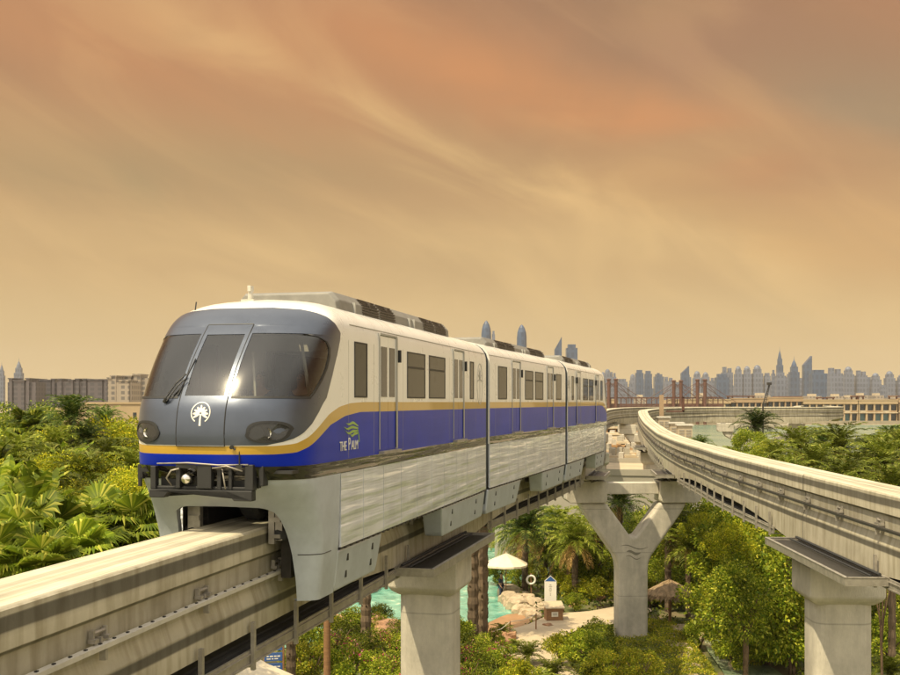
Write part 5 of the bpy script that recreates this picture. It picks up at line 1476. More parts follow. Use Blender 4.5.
# below the empty beam and behind the Y pier
bank('bush_green', [(700, 486, 70, 1.1), (738, 505, 58, 1.15), (765, 535, 54, 1.25), (790, 520, 60, 1.2), (722, 545, 60, .9), (680, 500, 76, 1.), (760, 500, 70, 1.3), (803, 560, 56, .9), (650, 505, 84, 1.1), (595, 545, 74, .85), (575, 540, 86, 1.0), (598, 520, 88, 1.0), (655, 560, 70, .7), (893, 585, 62, .9), (745, 560, 50, .85)], 'green trees middle')
bank('bush_yellow', [(590, 580, 72, .5), (652, 540, 78, .7), (570, 560, 84, .6), (730, 520, 54, .55), (722, 575, 55, .45), (790, 590, 52, .5), (700, 510, 66, .5), (610, 560, 78, .5)], 'yellow trees middle')
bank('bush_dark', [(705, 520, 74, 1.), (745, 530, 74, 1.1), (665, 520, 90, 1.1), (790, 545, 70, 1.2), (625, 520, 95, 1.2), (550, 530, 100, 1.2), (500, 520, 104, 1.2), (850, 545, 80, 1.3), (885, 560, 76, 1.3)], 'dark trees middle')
bank('feather', [(556, 496, 80, 1.4), (530, 503, 84, 1.4), (600, 500, 76, 1.15), (575, 512, 72, 1.0), (570, 522, 76, 1.0), (520, 512, 88, 1.1), (668, 498, 68, 1.05), (640, 512, 80, 1.0), (545, 535, 80, .95), (585, 498, 96, 1.2), (688, 520, 66, .9), (612, 490, 90, .9)], 'date palms middle')
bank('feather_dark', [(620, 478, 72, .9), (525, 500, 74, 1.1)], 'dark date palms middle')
# two slim trunks right behind the first pier, crowns up behind the train
for px, b in ((473, 645), (483, 640)):
    g = gnd(px, b); plant('feather_dark', g.x, g.y, 10.6, .95, 'slim palms by the near pier')
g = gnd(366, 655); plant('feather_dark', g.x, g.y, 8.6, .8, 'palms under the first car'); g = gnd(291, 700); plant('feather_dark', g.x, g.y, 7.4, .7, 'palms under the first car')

# low planting
def low(kind, pts, row, lo=.8, hi=1.2):
    for px, py, s in pts:
        g = gnd(px, py); lst = KIND[kind]; h = {'shrub': 1.9, 'flower': 1.8, 'cycad': 1.5}[kind]*s
        plant(kind, g.x, g.y, h, s, row)
low('flower', [(340, 655, 1.), (365, 668, 1.1), (392, 650, .9), (375, 640, .8), (330, 680, .9), (395, 680, 1.1), (350, 690, 1.1), (462, 668, 1.), (480, 660, .8), (500, 676, .9), (470, 690, 1.), (495, 650, .6), (510, 690, .8), (385, 700, 1.)], 'flowering shrubs')
low('shrub', [(322, 648, 1.2), (350, 640, .9), (310, 665, 1.), (380, 628, .7), (455, 650, .9), (312, 690, 1.2), (560, 668, .9), (585, 672, 1.), (520, 700, .9), (610, 690, 1.), (640, 690, 1.), (575, 600, .9), (600, 608, 1.), (560, 596, .8), (610, 596, 1.1), (650, 608, .9), (575, 612, .6), (700, 650, .8), (735, 672, .9), (770, 668, 1.1), (795, 676, 1.2), (690, 612, 1.), (720, 605, 1.1), (750, 610, 1.), (640, 600, 1.), (780, 625, 1.1), (800, 640, 1.2), (885, 670, 1.3), (900, 655, 1.2), (880, 640, 1.), (520, 590, .8), (535, 584, .8), (498, 586, .9), (570, 585, 1.)], 'low shrubs')
low('cycad', [(528, 668, 1.1), (552, 690, 1.2), (503, 640, .8), (516, 655, .7), (590, 690, 1.), (462, 640, .8), (540, 700, 1.1), (890, 690, 1.4)], 'low palms')

# clipped hedge blocks round the foot of the Y pier: leaves over solid dark twigs
def hedge(poly, h, n, label, mat=None, leaf=.11, seed=3):
    rs = np.random.RandomState(seed); root = thing('hedge', (sum(p[0] for p in poly)/len(poly), sum(p[1] for p in poly)/len(poly), 0), 0, label, 'hedge')
    ox, oy = root.location.x, root.location.y; P = np.array(poly)-np.array([ox, oy]); m = len(P)
    mn, mx = P.min(0), P.max(0)
    def inside(q):
        c = np.zeros(len(q), bool)
        for i in range(m):
            a, b = P[i], P[(i+1) % m]; cond = ((a[1] > q[:, 1]) != (b[1] > q[:, 1])) & (q[:, 0] < (b[0]-a[0])*(q[:, 1]-a[1])/(b[1]-a[1]+1e-9)+a[0]); c ^= cond
        return c
    q = rs.uniform(mn, mx, size=(n*3, 2)); q = q[inside(q)][:n]
    hz = h+.10*np.sin(q[:, 0]*2.1)+.08*np.sin(q[:, 1]*2.7+1)+rs.normal(size=len(q))*.05
    top = np.c_[q, hz]
    sides = []
    per = [np.linalg.norm(P[(i+1) % m]-P[i]) for i in range(m)]
    for i in range(m):
        k = int(n*.55*per[i]/sum(per)); t = rs.uniform(size=(k, 1)); e = P[i]*(1-t)+P[(i+1) % m]*t; sides.append(np.c_[e+rs.normal(size=(k, 2))*.06, rs.uniform(0, h, k)])
    c = np.r_[top, np.concatenate(sides)]
    d = rs.normal(size=c.shape); d[:len(top), 2] += .9
    v, f = leaf_cloud(c, d, rs.uniform(.6, 1.3, len(c))*leaf)
    mesh_obj('foliage', np_mesh('hedge_foliage', v, f, [mat or M['hedge']]), root)
    mb = MB(); mb.prism([(x*.985, y*.985) for x, y in P], -.1, h-.1, 'z'); mb.build('twigs', M['dark_solid'], root)
M['dark_solid'] = pmat('hedge_twigs', (.09, .10, .02), .95, var=.5, scale=4)
def GP(lst): return [tuple(gnd(x, y)[:2]) for x, y in lst]
hedge([(7.6, 51.5), (8.6, 57.5), (9.0, 60.5), (8.2, 61.6), (7.4, 60.6), (6.4, 57.5), (6.0, 53), (6.2, 50.5)], .7, 9000, 'bright green hedge curving along the pale garden path', M['green'])
hedge([(8.0, 50.2), (12.2, 50.2), (12.6, 53.5), (12.8, 62.8), (11.5, 63.2), (11.2, 58.9), (8.9, 58.6), (8.6, 57)], .5, 14000, 'clipped yellowish hedge round the foot of the Y shaped pier', M['hedge'], seed=5)
hedge([(2.6, 44), (6.2, 44), (6.2, 46.2), (2.6, 46.4)], .8, 4000, 'short hedge at the near end of the garden path', M['green'], seed=6)

# undergrowth that covers the bare soil
def cover(name, boxes, n, mat, leaf, hmax, label, avoid):
    rs = np.random.RandomState(9); pts = []
    for (x0, x1, y0, y1) in boxes: pts.append(np.c_[rs.uniform(x0, x1, n), rs.uniform(y0, y1, n)])
    q = np.concatenate(pts); keep = np.ones(len(q), bool)
    for poly in avoid:
        P = np.array(poly); m = len(P); c = np.zeros(len(q), bool)
        for i in range(m):
            a, b = P[i], P[(i+1) % m]; c ^= ((a[1] > q[:, 1]) != (b[1] > q[:, 1])) & (q[:, 0] < (b[0]-a[0])*(q[:, 1]-a[1])/(b[1]-a[1]+1e-9)+a[0])
        keep &= ~c
    # patchy
    f = np.sin(q[:, 0]*.9+1.3*np.sin(q[:, 1]*.4))*np.cos(q[:, 1]*.8+np.sin(q[:, 0]*.5)); keep &= f > -.45
    q = q[keep]; f = f[keep]
    c = np.c_[q, rs.uniform(0, 1, len(q))*hmax*(.4+.6*(f+1)/2)]
    d = rs.normal(size=c.shape); d[:, 2] = np.abs(d[:, 2])+.5
    v, fa = leaf_cloud(c, d, rs.uniform(.6, 1.4, len(c))*leaf)
    o = mesh_obj(name, np_mesh(name, v, fa, [mat])); tag(o, label, 'ground cover', kind='stuff')
AV = [pool_poly, path_poly, beach_poly, [(12.4, 46), (16, 46), (16.6, 62), (13, 62.5)]]
cover('ground_cover', [(-14, 30, 44, 66)], 42000, M['green'], .16, .45, 'low green ground cover between the shrubs and paths', AV)
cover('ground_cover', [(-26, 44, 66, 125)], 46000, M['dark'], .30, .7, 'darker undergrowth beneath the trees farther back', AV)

# rocks
def rock(x, y, z, sx, sy, sz, mat, seed, label, group=None, parent=None):
    rs = np.random.RandomState(seed); bm = bmesh.new(); bmesh.ops.create_icosphere(bm, subdivisions=3, radius=1)
    o_ = rs.uniform(0, 10, 3)
    from mathutils import noise
    for v in bm.verts:
        n = noise.noise(v.co*1.3+Vector(o_))*.45+noise.noise(v.co*3.1+Vector(o_))*.16
        c = v.co*(1+n); c = Vector([max(-.82, min(.82, q)) for q in c]); v.co = Vector((c.x*sx, c.y*sy, c.z*sz))
    me = bpy.data.meshes.new('boulder'); bm.to_mesh(me); bm.free(); me.materials.append(mat)
    o = bpy.data.objects.new('boulder', me); COL.objects.link(o); o.location = (x, y, z+sz*.45); o.rotation_euler = (0, 0, rs.uniform(0, 6))
    return tag(o, label, 'rock', group) if label else o
rim_r = []
k = 0
def rim(pts, n, s0, s1, mat, row):
    global k
    P = catmull([(p[0], p[1]) for p in pts], .2); L_ = len(P)
    for i in range(n):
        p = P[int(i*(L_-1)/max(1, n-1))]; k += 1; s = random.uniform(s0, s1)
        ROWS.setdefault(row, []).append(rock(p.x+random.uniform(-.15, .15), p.y+random.uniform(-.15, .15), 0, s, s*.85, s*random.uniform(.55, .8), mat, k, None))
def gl(lst): return [tuple(gnd(*p)[:2]) for p in lst]
rim(gl([(507, 597), (510, 604), (518, 610), (527, 615), (534, 619)]), 14, .55, .85, M['rock'], 'rocks on the pool rim by the parasol')
rim(gl([(509, 592), (516, 598), (526, 604), (536, 609), (543, 614)]), 11, .5, .75, M['rock'], 'rocks on the pool rim by the parasol')
rim(gl([(492, 642), (500, 646), (509, 641), (496, 637)]), 6, .4, .65, M['redrock'], 'reddish rocks at the pool edge')
rim(gl([(352, 600), (368, 590), (385, 580), (392, 570)]), 12, .8, 1.3, M['rock'], 'boulders beneath the first car')
rim(gl([(345, 632), (358, 628), (372, 634), (384, 640), (390, 645)]), 8, .8, 1.3, M['redrock'], 'brown boulders beneath the first car')
rim(gl([(330, 620), (336, 640), (345, 660), (352, 672), (306, 680)]), 9, .45, .7, M['rock'], 'pale stepping rocks between the flowering shrubs')
rim(gl([(676, 634), (674, 648), (680, 660), (686, 672), (692, 684)]), 12, .45, .62, M['rock'], 'stacked rocks right of the clipped hedge')
rim(gl([(682, 632), (683, 645), (690, 658), (697, 672)]), 8, .4, .6, M['rock'], 'stacked rocks right of the clipped hedge')
rim(gl([(712, 640), (725, 650), (735, 668), (700, 625), (745, 640), (760, 655)]), 9, .35, .6, M['rock'], 'rocks along the stream')
rim(gl([(548, 628), (560, 612), (585, 604), (600, 600)]), 7, .25, .4, M['redrock'], 'small red stones beside the path')

# ------------------------------------------------------------------ garden furniture
def parasol(x, y, h, r, label, mat, name='parasol', cat='parasol'):
    root = thing(name, (x, y, 0), .3, label, cat); mb = MB(); n = 8; vs = []
    prof = [(.03, h), (r*.33, h-.22), (r*.7, h-.46), (r, h-.72), (r*1.005, h-.84)]
    for q, (a, z) in enumerate(prof):
        for j in range(n*2):
            f = 1 if j % 2 == 0 else .955; zz = z if j % 2 == 0 else z-.03; vs.append((a*f*math.cos(PI*j/n), a*f*math.sin(PI*j/n), zz))
    m = n*2; fs = [(q*m+j, q*m+(j+1) % m, (q+1)*m+(j+1) % m, (q+1)*m+j) for q in range(len(prof)-1) for j in range(m)]
    mb.add(vs, fs); o = mb.build('canopy', mat, root); so_ = o.modifiers.new('cloth', 'SOLIDIFY'); so_.thickness = .015
    mb = MB(); mb.tube([(0, 0, 0), (0, 0, h-.02)], .035, 8); mb.build('pole', M['wood'], root)
    mb = MB()
    for j in range(n): a = 2*PI*j/n; mb.tube([(0, 0, h-.75), (r*.6*math.cos(a), r*.6*math.sin(a), h-.42)], .012, 4)
    mb.build('rib', M['wood'], root)
    mb = MB(); mb.lathe([(0, h-.03), (.05, h), (.02, h+.08), (0, h+.12)], n=8); mb.build('finial', mat, root)
    return root
g = gnd(506, 599); parasol(g.x, g.y, gz(553, g.y), 1.5, 'cream parasol over the pool edge with a person below', M['canvas'])
person('standing person in dark clothes under the cream parasol', (g.x-.35, g.y-.4, .05), R(60), 'stand', M['cloth_dark'], M['cloth_dark'])
# thatched shelter
g = Vector((gx(670, 64), 64, 0)); zt = gz(582, 64)
root = thing('thatched_parasol', g, 0, 'round thatched sun shade under the trees right of the Y shaped pier', 'thatched parasol')
rs = np.random.RandomState(5); mb = MB(); vs = []; n = 40
prof = [(.05, zt+.1), (.45, zt-.08), (1.0, zt-.36), (1.45, zt-.62), (1.5, zt-.80)]
for q, (a, z) in enumerate(prof):
    for j in range(n): f = 1+rs.uniform(-.05, .05); vs.append((a*f*math.cos(2*PI*j/n), a*f*math.sin(2*PI*j/n), z+rs.uniform(-.06, .06)))
mb.add(vs, [(q*n+j, q*n+(j+1) % n, (q+1)*n+(j+1) % n, (q+1)*n+j) for q in range(4) for j in range(n)])
c = rs.uniform(size=(1500, 2)); a = c[:, 0]*2*PI; rr = np.sqrt(c[:, 1])*1.5
cc = np.c_[rr*np.cos(a), rr*np.sin(a), zt+.05-rr*.5]; dd = np.c_[np.cos(a), np.sin(a), -.55+rs.normal(size=1500)*.15]
mb.build('roof_core', M['thatch'], root)
v, f = leaf_cloud(cc, dd, rs.uniform(.2, .45, 1500), aspect=.16); mesh_obj('thatch', np_mesh('thatch_straw', v, f, [M['thatch']]), root)
mb = MB(); mb.tube([(0, 0, 0), (0, 0, zt)], .09, 8); mb.build('post', M['wood'], root)
# white sign with blue top and pointed foot, and towel box
g = gnd(551, 622)
root = thing('garden_sign', (g.x+.05, g.y+.9, 0), R(-4), 'white pointed sign with blue top behind the wooden box by the pool', 'sign')
mb = MB(); mb.prism([(-.36, .95), (0, .72), (.36, .95), (.36, 2.30), (0, 2.62), (-.36, 2.30)], -.03, .03); mb.build('panel', M['logo_white'], root)
mb = MB(); mb.prism([(-.34, 2.28), (.34, 2.28), (0, 2.585)], -.035, -.0305); mb.build('blue_top', M['signblue'], root)
mb = MB()
for q, (z, w) in enumerate(((2.05, .05), (1.95, .10), (1.85, .06), (1.75, .09), (1.65, .05), (1.5, .03), (1.42, .03))): mb.box(-w, w, -.036, -.0305, z, z+.035)
mb.build('lettering', M['steel'], root)
mb = MB(); mb.box(-.30, .30, .035, .09, 0, 1.2); mb.build('post', M['wood'], root)
root = thing('towel_box', (g.x+.15, g.y, 0), R(8), 'brown wooden box with sloping lid and white notice beside the path', 'wooden box')
mb = MB(); mb.box(-.5, .5, -.35, .35, .12, .85); mb.build('cabinet', M['wood'], root, bevel=.02)
mb = MB(); mb.add([(-.58, -.45, .86), (.58, -.45, .86), (.58, .42, 1.12), (-.58, .42, 1.12), (-.58, -.45, .92), (.58, -.45, .92), (.58, .42, 1.18), (-.58, .42, 1.18)], [(3,2,1,0), (4,5,6,7), (0,1,5,4), (1,2,6,5), (2,3,7,6), (3,0,4,7)]); mb.build('lid', M['path'], root)
mb = MB(); mb.box(-.2, .2, -.362, -.352, .38, .66); mb.build('notice', M['logo_white'], root)
mb = MB()
for z in (.57, .52, .47): mb.box(-.14, .14, -.366, -.3625, z, z+.018)
mb.build('notice_text', M['black'], root)
# life ring on a post
g = gnd(531, 600); root = thing('life_ring', (g.x, g.y, 0), 0, 'white life ring on a post between the pool rocks and the sign', 'life ring')
me = bpy.data.meshes.new('ring'); bm = bmesh.new(); vs = []
for i in range(24):
    for j in range(8):
        a = 2*PI*i/24; b = 2*PI*j/8; r = .27+.07*math.cos(b); vs.append(bm.verts.new((r*math.cos(a), -.1+.06*math.sin(b), 1.35+r*math.sin(a))))
for i in range(24):
    for j in range(8): bm.faces.new((vs[i*8+j], vs[((i+1) % 24)*8+j], vs[((i+1) % 24)*8+(j+1) % 8], vs[i*8+(j+1) % 8]))
bm.to_mesh(me); bm.free(); me.materials.append(M['logo_white']); mesh_obj('ring', me, root)
mb = MB(); mb.box(-.05, .05, -.04, .04, 0, 1.75); mb.build('post', M['wood'], root)
# hand rail with rope down into the water
a = gnd(492, 651); b = gnd(510, 640); c = gnd(536, 632)
root = thing('pool_handrail', a, 0, 'thin rope handrail on three posts at the pool steps', 'handrail')
mb = MB(); pts = [Vector((p.x-a.x, p.y-a.y, 1.0)) for p in (a, b, c)]
mb.tube([pts[0], (pts[0]+pts[1])/2+Vector((0, 0, -.12)), pts[1], (pts[1]+pts[2])/2+Vector((0, 0, -.1)), pts[2]], .02, 6); mb.build('rope', M['pale'], root)
for p in pts: mb = MB(); mb.tube([(p.x, p.y, 0), (p.x, p.y, 1.05)], .04, 8); mb.build('post', M['wood'], root)
# blue direction boards at the lower left
Y = 45; root = thing('direction_sign', (gx(274, Y), Y, 0), R(12), 'wooden direction post with three blue boards under the near beam', 'direction sign')
mb = MB(); mb.tube([(-.38, 0, 0), (-.38, 0, 3.4)], .05, 8); mb.tube([(.38, 0, 0), (.38, 0, 3.4)], .05, 8); mb.build('post', M['wood'], root)
for i, z in enumerate((2.85, 2.42, 1.99)):
    mb = MB(); mb.box(-.40, .34, -.05, -.02, z, z+.34); bo = mb.build('board', M['signblue'], root)
    mb = MB()
    for j, (u, w) in enumerate(((-.3, .08), (-.18, .14), (.0, .10), (.13, .12))): mb.box(u, u+w, -.056, -.0505, z+.17, z+.22); 
    for j, (u, w) in enumerate(((-.3, .16), (-.1, .08), (.02, .14))): mb.box(u, u+w, -.056, -.0505, z+.07, z+.11)
    mb.build('lettering', M['logo_white'], bo)
# beige sail canopy at the bottom edge
Y = 42; root = thing('sail_canopy', (gx(256, Y), Y, 0), 0, 'beige tensile canopy at the bottom edge left of the blue direction boards', 'canopy')
mb = MB(); n = 12; vs = []; zt = gz(657, Y)
for i in range(n+1):
    for j in range(n+1):
        u, w = i/n*2-1, j/n*2-1; r = max(abs(u), abs(w)); vs.append((u*2.2, w*2.2, zt-.9*r**.7-.5*abs(u*w)-.4*r))
mb.add(vs, [(i*(n+1)+j, (i+1)*(n+1)+j, (i+1)*(n+1)+j+1, i*(n+1)+j+1) for i in range(n) for j in range(n)])
o = mb.build('fabric', M['canvas'], root, smooth=True); o.modifiers.new('cloth', 'SOLIDIFY').thickness = .02
mb = MB(); mb.tube([(0, 0, 0), (0, 0, zt)], .06, 8)
for sx in (-1, 1):
    for sy in (-1, 1): mb.tube([(sx*2.2, sy*2.2, 0), (sx*2.2, sy*2.2, zt-1.8)], .05, 6)
mb.build('pole', M['wood'], root)
# slim brown posts under the beam
for px, Y, py in ((327, 40, 600), (334, 60, 596)):
    root = thing('garden_post', (gx(px, Y), Y, 0), 0, 'slim round brown post standing in the flowering shrubs under the train nose' if px == 327 else 'shorter slim post just behind the brown post under the train nose', 'post')
    mb = MB(); mb.lathe([(.17, -.1), (.16, .2), (.13, .3), (.125, gz(py, Y)), (.15, gz(py, Y)), (.15, gz(py, Y)+.08), (0, gz(py, Y)+.1)], n=12); mb.build('shaft', M['wood'] if px == 327 else M['palmbark'], root)
    mb = MB(); mb.lathe([(.28, 0), (.28, .08), (.2, .14), (.17, .14)], n=12); mb.build('foot', M['pier'], root)
# little brown hut at the right edge
Y = 74; root = thing('garden_hut', (gx(893, Y), Y, 0), 0, 'small reddish hut among the trees at the right edge', 'hut')
mb = MB(); mb.box(-1.1, 1.3, -.9, .9, 0, gz(606, Y)); mb.build('wall', M['redrock'], root)
mb = MB(); mb.box(-1.35, 1.55, -1.15, 1.15, gz(606, Y), gz(603, Y)+.1); mb.build('roof', M['wood'], root)
mb = MB(); mb.box(-.35, .35, -.92, -.88, gz(606, Y)-1.2, gz(606, Y)-.5); mb.build('window', M['window_dark'], root)

# ------------------------------------------------------------------ roofs and buildings between the tracks
def block(name, x, y, w, d, h, mat, label, cat, rz=0, parapet=.35, wins=0, z0=0, winmat=None, rows=2, parent=None, group=None):
    root = thing(name, (x, y, z0), rz, label, cat, group)
    mb = MB(); mb.box(-w/2, w/2, -d/2, d/2, -.5 if z0 == 0 else 0, h); mb.build('wall', mat, root)
    if parapet:
        mb = MB(); t = .25
        mb.box(-w/2-.08, w/2+.08, -d/2-.08, -d/2+t, h, h+parapet); mb.box(-w/2-.08, w/2+.08, d/2-t, d/2+.08, h, h+parapet)
        mb.box(-w/2-.08, -w/2+t, -d/2+t, d/2-t, h, h+parapet); mb.box(w/2-t, w/2+.08, -d/2+t, d/2-t, h, h+parapet)
        mb.build('parapet', mat, root)
        mb = MB(); mb.box(-w/2+t, w/2-t, -d/2+t, d/2-t, h, h+.05); mb.build('roof', M['roofw'], root)
    for r in range(rows if wins else 0):
        for j in range(wins):
            ww = w/wins*.55; cx = -w/2+(j+.5)*w/wins; zc = h*(r+.55)/rows
            mb = MB(); mb.box(cx-ww/2, cx+ww/2, -d/2-.03, -d/2+.05, zc-h/rows*.24, zc+h/rows*.24); mb.build('window', winmat or M['window_dark'], root)
            mb = MB(); mb.box(cx-ww/2-.12, cx+ww/2+.12, -d/2-.18, -d/2-.031, zc-h/rows*.24-.15, zc-h/rows*.24); mb.build('sill', M['roofw'], root)
    return root
# grey flat roof straight behind the Y pier
block('flat_roofed_building', gx(608, 96), 98, 17, 18, gz(470, 96), M['slab'], 'long grey building with plain flat roof between the two beams', 'building', rz=R(-12), parapet=.5)
rs = random.Random(4); roofs = []
Ys = [116, 122, 128, 135, 142, 150, 159, 169, 180, 192, 206, 222, 240]
for i, Y in enumerate(Ys):
    py = 459-31*(i/(len(Ys)-1))**.8
    for j in range(4):
        px = 602+j*11+rs.uniform(-4, 4); w = rs.uniform(9, 17)*Y/F; h = max(2.2, gz(py+rs.uniform(-1.5, 2.5), Y)); dark = rs.random() < .62
        r_ = thing('market_roof', (gx(px, Y), Y+rs.uniform(-1.5, 1.5), 0), R(-10+rs.uniform(-5, 5)))
        m_ = M[rs.choice(['roofb', 'roofb', 'wood', 'sand2', 'slab'])]
        mb = MB(); mb.box(-w/2, w/2, -1.8, 1.8, 0, h-.35); mb.build('wall', m_, r_)
        mb = MB(); mb.box(-w/2-.3, w/2+.3, -2.2, 2.2, h-.35, h-.2); mb.box(-w/2-.1, w/2+.1, -2.0, 2.0, h-.2, h); mb.build('roof', M['roofb'] if dark else M['roofw'], r_)
        if rs.random() < .6:
            mb = MB(); mb.box(-w*.2, w*.15, -.8, .8, h, h+.7); mb.build('roof_box', M['pale'] if dark else M['slab'], r_)
        mb = MB()
        for q in range(3): cx = -w/2+(q+.5)*w/3; mb.box(cx-w/3*.34, cx+w/3*.34, -1.83, -1.75, max(.4, h-2.0), h-.55)
        mb.build('opening', M['window_dark'], r_)
        roofs.append(r_)
ROWS['roofs between the beams'] = roofs
# louvred cabinets on a service tower right of the empty beam
for i, (px0, px1, py, Y) in enumerate(((661, 672, 418, 112), (673, 686, 424, 104), (681, 695, 426, 98))):
    w = (px1-px0)/F*Y; zt = gz(py, Y); root = thing('plant_cabinet', (gx((px0+px1)/2, Y), Y+1.5, 0), R(-8), ['tall louvred cabinet at the foot of the mast behind the empty beam', 'middle louvred cabinet behind the empty beam', 'right louvred cabinet behind the empty beam'][i], 'cabinet')
    mb = MB(); mb.box(-w/2-.2, w/2+.2, -1.2, 1.4, -.3, zt-2.9); mb.build('base', M['slab'], root)
    mb = MB(); mb.box(-w/2, w/2, -1, 1.2, zt-2.9, zt); mb.build('housing', M['roofw'], root)
    mb = MB(); mb.box(-w/2-.12, w/2+.12, -1.12, 1.3, zt, zt+.14); mb.build('lid', M['pale'], root)
    mb = MB()
    for j in range(9):
        z = zt-2.4+j*.24
        for q in (-1, 1): mb.box(q*w*.24-w*.17, q*w*.24+w*.17, -1.04, -.98, z, z+.12)
    mb.build('louvre', M['steel'], root)
Y = 116; root = thing('mast', (gx(661.5, Y), Y, 0), 0, 'grey steel mast standing behind the bend of the empty beam', 'mast')
mb = MB(); mb.box(-.2, .2, -.2, .2, 0, gz(395, Y)); mb.build('column', M['sand2'], root)
mb = MB(); mb.box(.5, 2.4, -.2, .2, gz(412, Y), gz(411, Y)+.05); mb.box(.5, 2.4, -.2, .2, gz(398, Y), gz(397, Y)); mb.box(2.2, 2.4, -.2, .2, gz(412, Y), gz(397, Y)); mb.build('bracket', M['redpost'], root)
Y = 146; root = thing('lattice_mast', (gx(763, Y), Y, 0), 0, 'thin leaning crane jib over the grey viaduct in front of the far shore', 'crane jib')
mb = MB()
a = Vector((0, 0, 0)); b = Vector((.0, 0, gz(404, Y))); t = Vector((gx(769, Y)-gx(763, Y), 0, gz(385, Y)))
mb.tube([a, b], .12, 6); mb.tube([b, t], .08, 5); mb.tube([b+Vector((.35, 0, 0)), t+Vector((.1, 0, 0))], .05, 5)
for k in range(10): mb.tube([b.lerp(t, k/10), (b+Vector((.35, 0, 0))).lerp(t, (k+.6)/10)], .03, 4)
mb.box(t.x-.25, t.x+.3, -.2, .2, t.z, t.z+.35); mb.build('jib', M['darkmetal'], root)

# ------------------------------------------------------------------ far shore
YS = 662.
def shore_z(py, Y=YS): return gz(py, Y)
o = sheet('promenade', [(30, 652.5), (1600, 652.5), (1600, 700), (30, 700)], 1.25, M['seawall'], thick=2.5)
mb = MB(); mb.box(30, 1600, 651, 652.4, -1.5, 1.9); o = mb.build('sea_wall', M['seawall']); tag(o, 'long low stone sea wall along the far side of the water', 'sea wall')
def shore_building(px0, px1, top, label, ncol, floors=2, mat='sand', Y=YS, pergola=(), depth=14):
    x0, x1 = gx(px0, Y), gx(px1, Y); w = x1-x0; h = shore_z(top, Y); root = thing('waterfront_building', ((x0+x1)/2, Y+depth/2, 0), 0, label, 'building')
    mb = MB(); mb.box(-w/2, w/2, -depth/2+1.5, depth/2, 0, h); mb.build('wall', M[mat], root)
    fz = [1.3]+[1.3+(h-1.3-1.6)*(q+1)/floors for q in range(floors)]
    cw = w/ncol
    mb = MB()
    for q in range(ncol+1):
        xx = -w/2+q*cw; mb.box(xx-cw*.11, xx+cw*.11, -depth/2, -depth/2+1.5, 0, h)
    mb.box(-w/2-.2, w/2+.2, -depth/2-.25, -depth/2+1.5, h, h+.6)
    mb.box(-w/2, w/2, -depth/2-.05, -depth/2+1.45, fz[-1], h-.001)
    mb.build('colonnade', M[mat], root)
    for r in range(floors):
        z0, z1 = fz[r], fz[r+1]
        mb = MB(); mb.box(-w/2, w/2, -depth/2-.35, -depth/2+1.5, z1-.55, z1-.002); mb.build('floor_slab', M['roofw' if r == 0 else mat], root)
        for q in range(ncol):
            cx = -w/2+(q+.5)*cw; mb = MB()
            mb.box(cx-cw*.37, cx+cw*.37, -depth/2+1.40, -depth/2+1.52, z0+.3, z1-.9); mb.build('window', M['window_teal' if r == 0 and q % 3 != 1 else 'window_dark'], root)
            if r:
                mb = MB(); mb.box(cx-cw*.38, cx+cw*.38, -depth/2-.2, -depth/2-.1, z0+.1, z0+1.1); mb.build('balcony', M['sand2' if (q % 3) else 'roofw'], root)
    for (a, b, t) in pergola:
        xa, xb = gx(a, Y)-(x0+x1)/2, gx(b, Y)-(x0+x1)/2; zt_ = shore_z(t, Y); mb = MB(); nn = max(2, int((xb-xa)/7)+1)
        for q in range(nn):
            xx = xa+(xb-xa)*q/(nn-1)
            for yy in (-depth/2+1, depth/2-2): mb.box(xx-.4, xx+.4, yy, yy+.8, h, zt_-.5)
        mb.box(xa-.8, xb+.8, -depth/2+.5, depth/2-1, zt_-.5, zt_+.2); mb.build('pergola', M['redpost'], root)
    return root
shore_building(560, 617, 400, 'sandstone block at the left end of the far shore behind the train', 6, pergola=())
shore_building(668, 731, 400, 'pale sandstone block with the pylons above it', 10, 2, 'sand', pergola=((709, 716, 397),))
shore_building(731, 768, 399, 'sandstone block with dark pergola left of the crane jib', 6, 2, 'sand2', pergola=((733, 754, 396),))
shore_building(768, 803, 398, 'brown sandstone block with tall dark pergola above the viaduct end', 6, 2, 'sand2', pergola=((780, 801, 396.5),))
shore_building(803, 858, 400.5, 'long two storey sandstone arcade right of the viaduct end', 8, 2, 'sand', pergola=((824, 834, 397.5),))
shore_building(859, 898, 400.5, 'two storey sandstone arcade with small roof tower near the right edge', 5, 2, 'sand', pergola=((859, 864, 396),))
shore_building(898.5, 990, 399, 'darker reddish block cut by the right edge of the view', 9, 2, 'sand2', pergola=((897.5, 905, 396),))
